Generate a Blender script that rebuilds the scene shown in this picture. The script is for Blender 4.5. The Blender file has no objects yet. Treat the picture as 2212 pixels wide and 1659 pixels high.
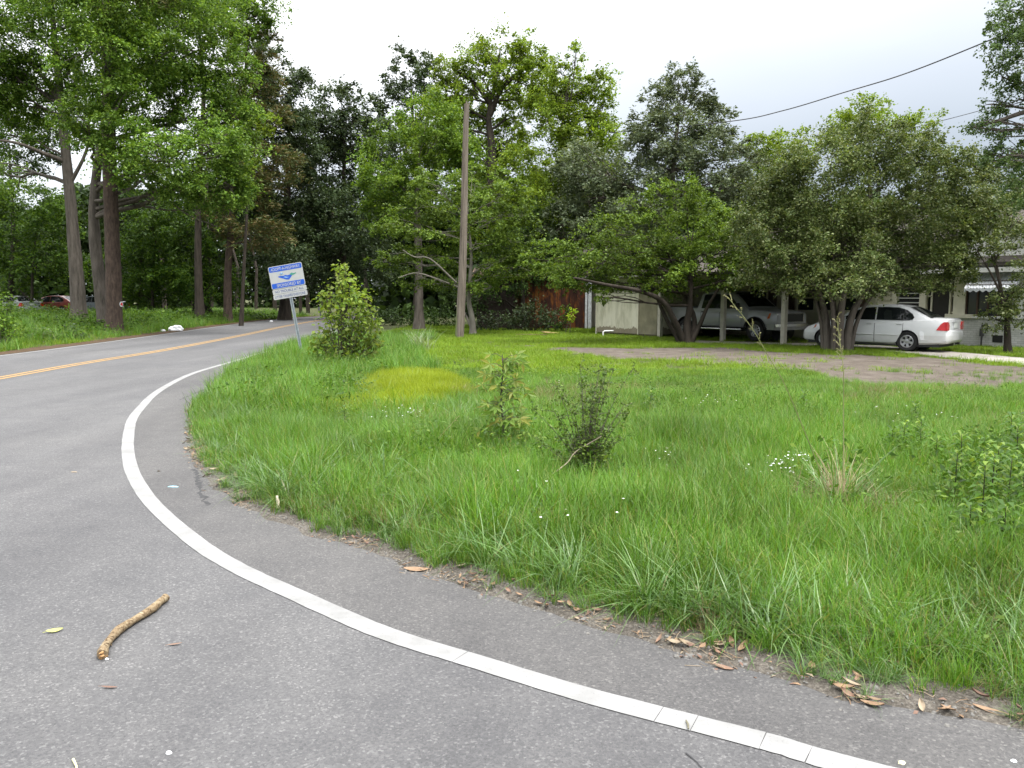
import bpy, bmesh, math, random
import numpy as np
from mathutils import Vector, Matrix, noise
from mathutils.geometry import tessellate_polygon

random.seed(7)
rng = np.random.default_rng(7)
SC = bpy.context.scene
COL = SC.collection

# ------------------------------------------------------------------ camera
CAM_H = 1.65
PITCH = math.radians(6.23)
FPX = 1702.0                      # focal length in the units of a 2212 px wide picture
cam = bpy.data.cameras.new('camera')
cam_ob = bpy.data.objects.new('camera', cam)
COL.objects.link(cam_ob)
cam_ob.location = (0, 0, CAM_H)
cam_ob.rotation_euler = (math.radians(90) - PITCH, 0, 0)
cam.sensor_fit = 'HORIZONTAL'
cam.sensor_width = 36.0
cam.lens = 36.0 * FPX / 2212.0
cam.clip_start = 0.05
cam.clip_end = 3000
SC.camera = cam_ob

# ------------------------------------------------------------------ sky, sun, exposure
SUN_EL, SUN_AZ = math.radians(66), math.radians(132)     # azimuth measured from +Y towards +X
SUN_DIR = Vector((math.sin(SUN_AZ) * math.cos(SUN_EL), math.cos(SUN_AZ) * math.cos(SUN_EL), math.sin(SUN_EL)))
w = bpy.data.worlds.new('World')
SC.world = w
w.use_nodes = True
nt = w.node_tree
nt.nodes.clear()


def wn(t, **kw):
    n = nt.nodes.new(t)
    for k, v in kw.items():
        setattr(n, k, v)
    return n


out = wn('ShaderNodeOutputWorld')
bg = wn('ShaderNodeBackground')
bg.inputs['Strength'].default_value = 0.1
sky = wn('ShaderNodeTexSky', sky_type='NISHITA', sun_disc=False, sun_elevation=SUN_EL, sun_rotation=SUN_AZ)
tc = wn('ShaderNodeTexCoord')
sep = wn('ShaderNodeSeparateXYZ')
nt.links.new(tc.outputs['Generated'], sep.inputs[0])


def wmath(op, a, b=None, c=None):
    n = wn('ShaderNodeMath', operation=op)
    for i, v in enumerate((a, b, c)):
        if v is None:
            continue
        if isinstance(v, (int, float)):
            n.inputs[i].default_value = v
        else:
            nt.links.new(v, n.inputs[i])
    return n.outputs[0]


zz = wmath('MAXIMUM', sep.outputs['Z'], 0.0)
dot = wn('ShaderNodeVectorMath', operation='DOT_PRODUCT')
nt.links.new(tc.outputs['Generated'], dot.inputs[0])
dot.inputs[1].default_value = SUN_DIR
glow = wmath('POWER', wmath('MAXIMUM', dot.outputs['Value'], 0.0), 3.0)
dot2 = wn('ShaderNodeVectorMath', operation='DOT_PRODUCT')      # thinner, whiter cloud towards the upper left
nt.links.new(tc.outputs['Generated'], dot2.inputs[0])
dot2.inputs[1].default_value = Vector((-0.55, 0.62, 0.56)).normalized()
glow2 = wmath('POWER', wmath('MAXIMUM', dot2.outputs['Value'], 0.0), 4.0)
ns = wn('ShaderNodeTexNoise')
ns.inputs['Scale'].default_value = 1.6
ns.inputs['Detail'].default_value = 4
ns.inputs['Roughness'].default_value = 0.5
mp = wn('ShaderNodeMapping')
mp.inputs['Scale'].default_value = (1, 1, 2.4)
nt.links.new(tc.outputs['Generated'], mp.inputs[0])
nt.links.new(mp.outputs[0], ns.inputs['Vector'])
lum = wmath('ADD', wmath('MULTIPLY', zz, 3.2), wmath('MULTIPLY', wmath('MULTIPLY', zz, zz), 15.0))
lum = wmath('ADD', lum, wmath('ADD', wmath('MULTIPLY', glow, 9.0), wmath('MULTIPLY', glow2, 4.5)))
lum = wmath('ADD', lum, 1.25)
lum = wmath('MULTIPLY', lum, wmath('MULTIPLY_ADD', ns.outputs['Fac'], 0.5, 0.75))
tint = wn('ShaderNodeMixRGB')
tint.inputs[1].default_value = (0.82, 0.96, 1.14, 1)
tint.inputs[2].default_value = (1.0, 1.0, 1.01, 1)
nt.links.new(wmath('MINIMUM', wmath('MULTIPLY', lum, 0.17), 1.0), tint.inputs[0])
cloud = wn('ShaderNodeVectorMath', operation='SCALE')
nt.links.new(tint.outputs[0], cloud.inputs[0])
nt.links.new(lum, cloud.inputs['Scale'])
mix = wn('ShaderNodeMixRGB')
mix.inputs[0].default_value = 0.9
nt.links.new(sky.outputs[0], mix.inputs[1])
nt.links.new(cloud.outputs[0], mix.inputs[2])
nt.links.new(mix.outputs[0], bg.inputs['Color'])
nt.links.new(bg.outputs[0], out.inputs['Surface'])

sun = bpy.data.lights.new('sun', 'SUN')
sun.energy = 1.5
sun.angle = math.radians(14)
sun.color = (1.0, 0.96, 0.9)
sun_ob = bpy.data.objects.new('sun', sun)
COL.objects.link(sun_ob)
sun_ob.rotation_euler = SUN_DIR.to_track_quat('Z', 'Y').to_euler()

SC.view_settings.view_transform = 'Standard'
SC.view_settings.look = 'None'
SC.view_settings.exposure = 1.47
SC.view_settings.gamma = 1.0
SC.view_settings.use_curve_mapping = False
SC.cycles.max_bounces = 6
SC.cycles.diffuse_bounces = 3
SC.cycles.glossy_bounces = 2
SC.cycles.transmission_bounces = 4
SC.cycles.transparent_max_bounces = 4
SC.cycles.use_denoising = True


# ------------------------------------------------------------------ measuring helpers
def ray(px, py):
    d = (px - 1106.0) / FPX
    v = (829.5 - py) / FPX
    return np.array([d, math.cos(PITCH) + v * math.sin(PITCH), -math.sin(PITCH) + v * math.cos(PITCH)])


def G(px, py, z=0.0):
    """the point of the photograph at which a sight line meets the level z"""
    r = ray(px, py)
    t = (z - CAM_H) / r[2]
    return np.array([r[0] * t, r[1] * t, z])


def P(px, py, D):
    """a point seen in direction (px, py), D metres ahead"""
    r = ray(px, py)
    t = D / r[1]
    return np.array([r[0] * t, D, CAM_H + r[2] * t])


def smooth(a, b, x):
    t = np.clip((x - a) / (b - a), 0, 1)
    return t * t * (3 - 2 * t)


# ------------------------------------------------------------------ object helpers
def link(ob, parent=None):
    COL.objects.link(ob)
    if parent is not None:
        ob.parent = parent
    return ob


def tag(o, label=None, cat=None, group=None, kind=None):
    if label:
        o['label'] = label
    if cat:
        o['category'] = cat
    if group:
        o['group'] = group
    if kind:
        o['kind'] = kind
    return o


def empty(name, loc=(0, 0, 0), rz=0.0, label=None, cat=None, group=None, rot=None):
    o = bpy.data.objects.new(name, None)
    o.empty_display_size = 0.2
    o.location = loc
    o.rotation_euler = rot if rot else (0, 0, rz)
    link(o)
    return tag(o, label, cat, group)


class MB:
    """collects polygons; build() links them as one mesh object"""

    def __init__(s):
        s.v = []
        s.f = []
        s.m = []
        s.n = 0

    def add(s, verts, faces, mi=0):
        verts = np.asarray(verts, float).reshape(-1, 3)
        s.v.append(verts)
        for f in faces:
            s.f.append([i + s.n for i in f])
            s.m.append(mi)
        s.n += len(verts)
        return s

    def box(s, c, d, rot=None, mi=0):
        hx, hy, hz = d[0] / 2, d[1] / 2, d[2] / 2
        V = np.array([[x, y, z] for z in (-hz, hz) for y in (-hy, hy) for x in (-hx, hx)])
        if rot is not None:
            R = np.array(rot.to_matrix() if hasattr(rot, 'to_matrix') else rot)[:3, :3]
            V = V @ R.T
        V = V + np.array(c)
        return s.add(V, [(0, 2, 3, 1), (4, 5, 7, 6), (0, 1, 5, 4), (2, 6, 7, 3), (0, 4, 6, 2), (1, 3, 7, 5)], mi)

    def bbox(s, lo, hi, mi=0):
        lo = np.array(lo, float)
        hi = np.array(hi, float)
        return s.box((lo + hi) / 2, hi - lo, None, mi)

    def tube(s, pts, rad, k=7, cap=True, mi=0, jitter=0.0):
        pts = np.asarray(pts, float)
        n = len(pts)
        rad = np.broadcast_to(np.asarray(rad, float), (n,))
        T = np.gradient(pts, axis=0)
        T /= np.linalg.norm(T, axis=1)[:, None] + 1e-9
        ref = np.array([0.31, 0.2, 1.0]) if abs(T[0][2]) < 0.8 else np.array([1.0, 0.17, 0.1])
        V = []
        A = np.cross(T[0], ref)
        A /= np.linalg.norm(A)
        a = np.linspace(0, 2 * math.pi, k, endpoint=False)
        for i in range(n):
            A = A - T[i] * (A @ T[i])
            A /= np.linalg.norm(A) + 1e-9
            B = np.cross(T[i], A)
            r = rad[i] * (1 + (rng.uniform(-jitter, jitter, k) if jitter else 0))
            V.append(pts[i] + (np.cos(a) * r)[:, None] * A + (np.sin(a) * r)[:, None] * B)
        F = []
        for i in range(n - 1):
            for j in range(k):
                F.append((i * k + j, i * k + (j + 1) % k, (i + 1) * k + (j + 1) % k, (i + 1) * k + j))
        if cap:
            F.append(tuple(range(k))[::-1])
            F.append(tuple((n - 1) * k + j for j in range(k)))
        return s.add(np.concatenate(V), F, mi)

    def lathe(s, prof, k=24, axis='y', c=(0, 0, 0), mi=0, closed=False):
        """prof: (radius, offset along axis)"""
        V = []
        for r, h in prof:
            for j in range(k):
                a = 2 * math.pi * j / k
                p = (r * math.cos(a), h, r * math.sin(a)) if axis == 'y' else ((r * math.cos(a), r * math.sin(a), h) if axis == 'z' else (h, r * math.cos(a), r * math.sin(a)))
                V.append(np.array(p) + np.array(c))
        F = []
        m = len(prof)
        for i in range(m if closed else m - 1):
            i2 = (i + 1) % m
            for j in range(k):
                F.append((i * k + j, i * k + (j + 1) % k, i2 * k + (j + 1) % k, i2 * k + j))
        return s.add(V, F, mi)

    def prism(s, poly, h0, h1, fn, mi=0):
        """poly of (a, b); fn(a, b, h) gives the point"""
        n = len(poly)
        V = [fn(a, b, h0) for a, b in poly] + [fn(a, b, h1) for a, b in poly]
        F = [tuple(range(n))[::-1], tuple(range(n, 2 * n))]
        for i in range(n):
            F.append((i, (i + 1) % n, n + (i + 1) % n, n + i))
        return s.add(V, F, mi)

    def mesh(s, name, mats, smooth_angle=None):
        me = bpy.data.meshes.new(name)
        V = np.concatenate(s.v) if s.v else np.zeros((0, 3))
        me.from_pydata(V.tolist(), [], s.f)
        for m in (mats if isinstance(mats, (list, tuple)) else [mats]):
            me.materials.append(m)
        me.polygons.foreach_set('material_index', np.array(s.m, dtype=np.int32))
        me.update()
        bm = bmesh.new()
        bm.from_mesh(me)
        bmesh.ops.recalc_face_normals(bm, faces=bm.faces)
        bm.to_mesh(me)
        bm.free()
        if smooth_angle is not None:
            me.polygons.foreach_set('use_smooth', np.ones(len(me.polygons), dtype=bool))
            me.set_sharp_from_angle(angle=math.radians(smooth_angle))
        return me

    def build(s, name, mats, parent=None, smooth_angle=None, loc=None):
        o = bpy.data.objects.new(name, s.mesh(name, mats, smooth_angle))
        if loc is not None:
            o.location = loc
        return link(o, parent)


def fast_mesh(name, V, F, mats, mi=None, smooth_=False):
    """V (n,3), F (m,k) all faces of k corners"""
    me = bpy.data.meshes.new(name)
    V = np.ascontiguousarray(V, dtype=np.float32)
    F = np.ascontiguousarray(F, dtype=np.int32)
    m, k = F.shape
    me.vertices.add(len(V))
    me.vertices.foreach_set('co', V.ravel())
    me.loops.add(m * k)
    me.loops.foreach_set('vertex_index', F.ravel())
    me.polygons.add(m)
    me.polygons.foreach_set('loop_start', np.arange(0, m * k, k, dtype=np.int32))
    me.polygons.foreach_set('loop_total', np.full(m, k, dtype=np.int32))
    for mm in (mats if isinstance(mats, (list, tuple)) else [mats]):
        me.materials.append(mm)
    if mi is not None:
        me.polygons.foreach_set('material_index', np.asarray(mi, dtype=np.int32))
    if smooth_:
        me.polygons.foreach_set('use_smooth', np.ones(m, dtype=bool))
    me.update(calc_edges=True)
    return me


# ------------------------------------------------------------------ material helpers
class Mat:
    def __init__(s, name):
        s.m = bpy.data.materials.new(name)
        s.m.use_nodes = True
        s.t = s.m.node_tree
        s.t.nodes.clear()
        s.o = s.t.nodes.new('ShaderNodeOutputMaterial')

    def n(s, t, **kw):
        x = s.t.nodes.new(t)
        for k, v in kw.items():
            setattr(x, k, v)
        return x

    def l(s, a, b):
        s.t.links.new(a, b)

    def set(s, sock, v):
        if isinstance(v, bpy.types.NodeSocket):
            s.l(v, sock)
        elif isinstance(v, tuple) and len(v) == 3 and sock.type == 'RGBA':
            sock.default_value = (*v, 1)
        else:
            sock.default_value = v

    def pos(s, scale=(1, 1, 1), obj=False):
        if obj:
            c = s.n('ShaderNodeTexCoord').outputs['Object']
        else:
            c = s.n('ShaderNodeNewGeometry').outputs['Position']
        m = s.n('ShaderNodeMapping')
        m.inputs['Scale'].default_value = scale
        s.l(c, m.inputs[0])
        return m.outputs[0]

    def noise(s, vec, scale, detail=4, rough=0.55, dist=0.0):
        x = s.n('ShaderNodeTexNoise')
        x.inputs['Scale'].default_value = scale
        x.inputs['Detail'].default_value = detail
        x.inputs['Roughness'].default_value = rough
        x.inputs['Distortion'].default_value = dist
        s.l(vec, x.inputs['Vector'])
        return x.outputs['Fac']

    def ramp(s, fac, stops):
        r = s.n('ShaderNodeValToRGB')
        e = r.color_ramp.elements
        while len(e) < len(stops):
            e.new(0.5)
        for i, (p, c) in enumerate(stops):
            e[i].position = p
            e[i].color = (*c, 1) if len(c) == 3 else c
        s.l(fac, r.inputs[0])
        return r.outputs[0]

    def mixc(s, f, a, b, mode='MIX'):
        x = s.n('ShaderNodeMixRGB', blend_type=mode)
        s.set(x.inputs[0], f)
        s.set(x.inputs[1], a)
        s.set(x.inputs[2], b)
        return x.outputs[0]

    def math(s, op, a, b=0.0):
        x = s.n('ShaderNodeMath', operation=op)
        s.set(x.inputs[0], a)
        s.set(x.inputs[1], b)
        return x.outputs[0]

    def bump(s, h, strength=0.3, dist=0.02):
        b = s.n('ShaderNodeBump')
        b.inputs['Strength'].default_value = strength
        b.inputs['Distance'].default_value = dist
        s.l(h, b.inputs['Height'])
        return b.outputs[0]

    def principled(s, color, rough=0.6, metal=0.0, spec=0.5, normal=None, coat=0.0):
        p = s.n('ShaderNodeBsdfPrincipled')
        s.set(p.inputs['Base Color'], color)
        s.set(p.inputs['Roughness'], rough)
        p.inputs['Metallic'].default_value = metal
        p.inputs['Specular IOR Level'].default_value = spec
        p.inputs['Coat Weight'].default_value = coat
        p.inputs['Coat Roughness'].default_value = 0.06
        if normal is not None:
            s.l(normal, p.inputs['Normal'])
        return p

    def end(s, shader):
        s.l(shader.outputs[0] if hasattr(shader, 'outputs') else shader, s.o.inputs['Surface'])
        return s.m


def m_simple(name, col, rough=0.6, var=0.15, scale=6.0, metal=0.0, spec=0.5, coat=0.0, bump=0.0, bscale=40.0):
    m = Mat(name)
    p = m.pos(obj=True)
    nz = m.noise(p, scale)
    dark = tuple(c * (1 - var) for c in col)
    lite = tuple(min(1, c * (1 + var)) for c in col)
    c = m.ramp(nz, [(0.3, dark), (0.7, lite)])
    nrm = m.bump(m.noise(p, bscale), bump, 0.01) if bump else None
    return m.end(m.principled(c, rough, metal, spec, nrm, coat))


def m_leaf(name, cols, trans=0.35, rough=0.5, patch=0.35, patch_scale=0.5, spec=0.16):
    """leaf colours vary from leaf to leaf and gently from bough to bough"""
    m = Mat(name)
    g = m.n('ShaderNodeNewGeometry')
    n = len(cols)
    c = m.ramp(g.outputs['Random Per Island'], [((i + 0.5) / n, col) for i, col in enumerate(cols)])
    nz = m.noise(m.pos(), patch_scale, 2)
    f = m.n('ShaderNodeMapRange')
    f.inputs['From Min'].default_value = 0.3
    f.inputs['From Max'].default_value = 0.7
    f.inputs['To Min'].default_value = 1 - patch
    f.inputs['To Max'].default_value = 1 + patch
    m.l(nz, f.inputs[0])
    hs = m.n('ShaderNodeHueSaturation')
    m.l(f.outputs[0], hs.inputs['Value'])
    m.l(c, hs.inputs['Color'])
    c = hs.outputs[0]
    pr = m.principled(c, rough, 0.0, spec)
    tr = m.n('ShaderNodeBsdfTranslucent')
    tcol = m.mixc(1.0, c, (1.25, 1.2, 0.55), 'MULTIPLY')
    m.l(tcol, tr.inputs['Color'])
    mx = m.n('ShaderNodeMixShader')
    mx.inputs[0].default_value = trans
    m.l(pr.outputs[0], mx.inputs[1])
    m.l(tr.outputs[0], mx.inputs[2])
    return m.end(mx)


def m_bark(name, a, b, scale=7.0, stretch=0.2):
    m = Mat(name)
    p = m.pos((1, 1, stretch))
    n1 = m.noise(p, scale, 6, 0.65)
    n2 = m.noise(m.pos(), 1.4, 3)
    c = m.ramp(n1, [(0.3, a), (0.68, b)])
    c = m.mixc(m.math('MULTIPLY', n2, 0.5), c, tuple(x * 0.55 for x in b))
    return m.end(m.principled(c, 0.9, 0, 0.15, m.bump(n1, 0.9, 0.05)))


# foliage palettes
L_SWEET = m_leaf('sweetgum_leaf', [(.050, .104, .016), (.082, .158, .020), (.12, .21, .028), (.175, .265, .05)], 0.38, 0.42)
L_MAPLE = m_leaf('maple_leaf', [(.056, .112, .016), (.095, .165, .020), (.14, .215, .03)], 0.4)
L_LIGHT = m_leaf('light_leaf', [(.10, .165, .018), (.14, .21, .022), (.19, .26, .035)], 0.42)
L_YELLOW = m_leaf('yellow_leaf', [(.13, .20, .03), (.18, .25, .035), (.20, .24, .06), (.09, .16, .03)], 0.42)
L_DARK = m_leaf('oak_leaf', [(.030, .050, .022), (.046, .072, .030), (.066, .092, .042)], 0.28, 0.42)
L_OLIVE = m_leaf('olive_leaf', [(.052, .082, .022), (.080, .117, .032), (.115, .15, .048), (.165, .19, .08)], 0.28, 0.42)
L_SILVER = m_leaf('willow_leaf', [(.065, .092, .046), (.10, .13, .07), (.15, .178, .11)], 0.25, 0.45)
L_CRAPE = m_leaf('crape_leaf', [(.056, .102, .015), (.092, .15, .02), (.135, .20, .03)], 0.36)
L_PINE = m_leaf('pine_needle', [(.055, .078, .026), (.08, .10, .032), (.15, .10, .045), (.10, .115, .04)], 0.18)
L_BLUE = m_leaf('pecan_leaf', [(.045, .085, .03), (.075, .125, .04), (.11, .165, .055)], 0.32)
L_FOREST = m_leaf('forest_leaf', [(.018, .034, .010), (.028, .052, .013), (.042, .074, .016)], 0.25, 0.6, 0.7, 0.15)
L_UNDER = m_leaf('understory_leaf', [(.032, .07, .012), (.055, .11, .015), (.09, .155, .02)], 0.4, 0.5, 0.6, 0.3)
L_WEED = m_leaf('weed_leaf', [(.045, .10, .014), (.07, .145, .018), (.12, .195, .03)], 0.36, 0.38)
B_GREY = m_bark('grey_bark', (.035, .03, .025), (.15, .13, .11))
B_RED = m_bark('pine_bark', (.028, .022, .018), (.115, .083, .066), 9, 0.35)
B_DARK = m_bark('dark_bark', (.018, .015, .012), (.07, .058, .047))
B_PALE = m_bark('pale_bark', (.08, .072, .06), (.27, .25, .21), 5, 0.3)


# ------------------------------------------------------------------ the road
CENTRE = np.array([(-5, -30), (-7.5, -12), (-9.2, 0), (-10.1, 9), (-10.62, 16.3), (-10.9, 20.1), (-11.1, 25.4), (-12.0, 35), (-13.5, 48), (-14.3, 60),
                   (-13.6, 70), (-10, 80), (-2, 88), (10, 93), (40, 97)], float)


def spline(pts, n):
    """Catmull-Rom through pts, n samples per span"""
    pts = np.asarray(pts, float)
    q = np.vstack([2 * pts[0] - pts[1], pts, 2 * pts[-1] - pts[-2]])
    o = []
    for i in range(1, len(q) - 2):
        for t in np.linspace(0, 1, n, endpoint=False):
            a, b, c, d = q[i - 1], q[i], q[i + 1], q[i + 2]
            o.append(0.5 * (2 * b + (c - a) * t + (2 * a - 5 * b + 4 * c - d) * t * t + (3 * b - a - 3 * c + d) * t ** 3))
    o.append(pts[-1])
    return np.array(o)


def offset(line, d):
    T = np.gradient(line, axis=0)
    T /= np.linalg.norm(T, axis=1)[:, None]
    return line + np.stack([T[:, 1], -T[:, 0]], 1) * d      # positive: to the right when going away


centre = spline(CENTRE, 8)
far_edge = offset(centre, -4.0)
near_edge = offset(centre, 4.05)
edge_px = [(634.7, 743), (567, 769), (493, 806), (443.7, 853), (403.6, 886), (408, 907.7), (400.5, 935.4), (408, 963), (420, 1003), (440, 1032), (468, 1058),
           (507.5, 1086), (595.5, 1125), (683.5, 1162), (771.6, 1187), (842, 1208), (877, 1229), (947.6, 1249), (1052, 1285), (1158, 1312), (1228, 1333),
           (1298.7, 1362.6), (1362, 1380), (1411.4, 1401), (1474.8, 1413.6), (1562.8, 1440), (1655, 1464.7), (1732, 1484), (1817, 1516), (1868, 1519),
           (1970, 1534.7), (2038, 1553.4), (2106, 1567), (2212, 1580.6)]
edge_near = np.array([G(*q)[:2] for q in edge_px])
tail = np.array([(3.4, 2.5), (5.5, 1.6), (9, 0.2), (16, -2), (30, -6)])
edge_near = np.vstack([edge_near, tail])
# crumbly edge: subdivide and jitter
dense = [edge_near[0]]
for a, b in zip(edge_near[:-1], edge_near[1:]):
    k = max(1, int(np.linalg.norm(b - a) / 0.09)) if b[1] < 14 and b[1] > 1 else 2
    for t in np.linspace(0, 1, k + 1)[1:]:
        dense.append(a + (b - a) * t + rng.normal(0, 0.010, 2) + 0.035 * np.array([math.sin(len(dense) * .9) * math.sin(len(dense) * .23), math.cos(len(dense) * .61) * math.sin(len(dense) * .37)]))
edge_near = np.array(dense)
start = int(np.argmin(np.linalg.norm(near_edge - edge_near[0], axis=1)))
road_poly = np.vstack([far_edge, near_edge[start + 1:][::-1], edge_near, [(30, -30)]])


def inside(poly, X, Y):
    r = np.zeros(np.shape(X), bool)
    px, py = poly[:, 0], poly[:, 1]
    qx, qy = np.roll(px, -1), np.roll(py, -1)
    for a, b, c, d in zip(px, py, qx, qy):
        cond = (b > Y) != (d > Y)
        with np.errstate(divide='ignore', invalid='ignore'):
            xi = (c - a) * (Y - b) / (d - b + 1e-12) + a
        r ^= cond & (X < xi)
    return r


def seg_dist(line, X, Y, closed=False):
    D = np.full(np.shape(X), 1e9)
    L = np.vstack([line, line[:1]]) if closed else line
    for a, b in zip(L[:-1], L[1:]):
        v = b - a
        t = np.clip(((X - a[0]) * v[0] + (Y - a[1]) * v[1]) / (v @ v + 1e-12), 0, 1)
        D = np.minimum(D, (X - a[0] - t * v[0]) ** 2 + (Y - a[1] - t * v[1]) ** 2)
    return np.sqrt(D)


def road_dist(X, Y):
    X = np.asarray(X, float)
    Y = np.asarray(Y, float)
    d = seg_dist(road_poly, X, Y, True)
    return np.where(inside(road_poly, X, Y), -d, d)


def vnoise(X, Y, s, seed=0):
    """smooth value noise"""
    r = np.random.default_rng(seed)
    g = r.random((64, 64))
    x, y = np.asarray(X) * s + 1000, np.asarray(Y) * s + 1000
    xi, yi = np.floor(x).astype(int), np.floor(y).astype(int)
    fx, fy = x - xi, y - yi
    fx, fy = fx * fx * (3 - 2 * fx), fy * fy * (3 - 2 * fy)
    a = g[xi % 64, yi % 64]
    b = g[(xi + 1) % 64, yi % 64]
    c = g[xi % 64, (yi + 1) % 64]
    d = g[(xi + 1) % 64, (yi + 1) % 64]
    return (a * (1 - fx) + b * fx) * (1 - fy) + (c * (1 - fx) + d * fx) * fy


def hgt(X, Y, d=None):
    X = np.asarray(X, float)
    Y = np.asarray(Y, float)
    if d is None:
        d = road_dist(X, Y)
    h = -0.04 + 0.045 * smooth(-0.12, 0.10, d)
    yard = smooth(13, 18, Y) * smooth(-4, 0, X)
    h = h + smooth(0.1, 1.5, d) * (0.06 * (vnoise(X, Y, 0.55, 3) - 0.3) + 0.03 * (vnoise(X, Y, 1.7, 4) - 0.5)) * (1 - yard)
    cx = np.interp(Y, centre[:, 1][:60], centre[:, 0][:60])
    left = (X < cx)
    h = h + left * 0.38 * smooth(0.6, 6.5, d)
    return h


def hz(x, y):
    return float(hgt(np.array([x]), np.array([y]))[0])


# ground: one sheet to the horizon, finer where it is seen
gx = np.concatenate([[-900, -400, -200, -120, -80, -60, -48], np.arange(-40, -6, 0.7), np.arange(-6, 12, 0.3), np.arange(12, 32, 0.8), [36, 45, 60, 90, 150, 300, 900]])
gy = np.concatenate([[-900, -300, -100, -40, -15], np.arange(-6, 1.5, 1.0), np.arange(1.5, 16, 0.3), np.arange(16, 46, 0.7), [48, 52, 58, 66, 76, 90, 120, 200, 400, 900]])
X, Y = np.meshgrid(gx, gy)
Z = hgt(X, Y)
V = np.stack([X.ravel(), Y.ravel(), Z.ravel()], 1)
nx, ny = len(gx), len(gy)
ii = (np.arange(ny - 1)[:, None] * nx + np.arange(nx - 1)[None, :]).ravel()
F = np.stack([ii, ii + 1, ii + 1 + nx, ii + nx], 1)
m = Mat('soil_and_turf')
p = m.pos()
n1 = m.noise(p, 0.7, 5)
n2 = m.noise(p, 14, 6, 0.7)
c = m.ramp(n1, [(0.35, (.035, .045, .015)), (0.6, (.045, .07, .02))])
c = m.mixc(m.math('MULTIPLY', n2, 0.7), c, (.085, .068, .045))
M_GROUND = m.end(m.principled(c, 0.95, 0, 0.1, m.bump(n2, 0.8, 0.04)))
ground = link(bpy.data.objects.new('ground', fast_mesh('ground', V, F, M_GROUND, smooth_=True)))
tag(ground, 'grassy ground of yard and verges', kind='structure')

# asphalt
def m_asphalt(name, tone):
    m = Mat(name)
    p = m.pos()
    vo = m.n('ShaderNodeTexVoronoi')
    vo.inputs['Scale'].default_value = 105
    m.l(p, vo.inputs['Vector'])
    spx = m.n('ShaderNodeSeparateColor')
    m.l(vo.outputs['Color'], spx.inputs[0])
    base = m.ramp(spx.outputs[0], [(0.0, (.040, .040, .042)), (0.5, (.072, .072, .073)), (0.9, (.106, .106, .105)), (0.985, (.19, .188, .184))])
    fine = m.noise(p, 260, 3, 0.7)
    base = m.mixc(0.55, base, m.ramp(fine, [(0.3, (.040, .040, .042)), (0.7, (.112, .112, .112))]))
    big = m.noise(p, 0.35, 5, 0.6, 0.4)
    base = m.mixc(1.0, base, m.ramp(big, [(0.3, (.90, .90, .91)), (0.7, (1.10, 1.09, 1.07))]), 'MULTIPLY')
    mid = m.noise(p, 3.0, 5, 0.65)
    base = m.mixc(1.0, base, m.ramp(mid, [(0.25, (.86, .86, .87)), (0.75, (1.12, 1.11, 1.10))]), 'MULTIPLY')
    track = m.noise(m.pos((1, .16, 1)), 0.9, 3, 0.5, 0.3)
    base = m.mixc(1.0, base, m.ramp(track, [(0.3, (.82, .82, .83)), (0.7, (1.16, 1.16, 1.15))]), 'MULTIPLY')
    stain = m.noise(p, 1.3, 6, 0.75, 0.8)
    base = m.mixc(1.0, base, m.ramp(stain, [(0.24, (.66, .66, .67)), (0.36, (1, 1, 1))]), 'MULTIPLY')
    pits = m.noise(p, 70, 4, 0.7)
    base = m.mixc(1.0, base, m.ramp(pits, [(0.30, (.45, .45, .45)), (0.42, (1, 1, 1))]), 'MULTIPLY')
    hh = m.math('ADD', fine, m.math('MULTIPLY', pits, 1.2))
    base = m.mixc(1.0, base, tone, 'MULTIPLY')
    return m.end(m.principled(base, 0.82, 0, 0.35, m.bump(hh, 0.55, 0.006)))


M_ASPHALT = m_asphalt('worn_asphalt', (1.04, 1.04, 1.05))
M_ASPHALT_OLD = m_asphalt('older_asphalt', (.92, .905, .89))


def sheet(name, poly, z, mat, kind='structure', parent=None):
    vs = [Vector((a, b, z)) for a, b in poly]
    tris = tessellate_polygon([vs])
    mb = MB()
    mb.add([tuple(v) for v in vs], [tuple(t) for t in tris])
    me = mb.mesh(name, mat)
    bm = bmesh.new()
    bm.from_mesh(me)
    for f in bm.faces:
        if f.normal.z < 0:
            f.normal_flip()
    bm.to_mesh(me)
    bm.free()
    o = link(bpy.data.objects.new(name, me), parent)
    if kind:
        o['kind'] = kind
    return o


road = sheet('road', road_poly, 0.0, M_ASPHALT)
tag(road, 'grey asphalt road curving away, with a paved corner in front')

# painted lines
m = Mat('white_road_paint')
p = m.pos()
n1 = m.noise(p, 90, 4, 0.7)
n2 = m.noise(p, 4, 4, 0.6)
c = m.mixc(1.0, m.ramp(n1, [(0.28, (.15, .15, .15)), (0.42, (.215, .215, .212))]), m.ramp(n2, [(0.3, (.74, .74, .73)), (0.65, (1.03, 1.03, 1.03))]), 'MULTIPLY')
M_WLINE = m.end(m.principled(c, 0.65, 0, 0.4, m.bump(n1, 0.3, 0.003)))
m = Mat('yellow_road_paint')
p = m.pos()
n1 = m.noise(p, 30, 4, 0.7)
c = m.ramp(n1, [(0.3, (.12, .085, .05)), (0.55, (.33, .20, .065))])
M_YLINE = m.end(m.principled(c, 0.7, 0, 0.3))


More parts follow.
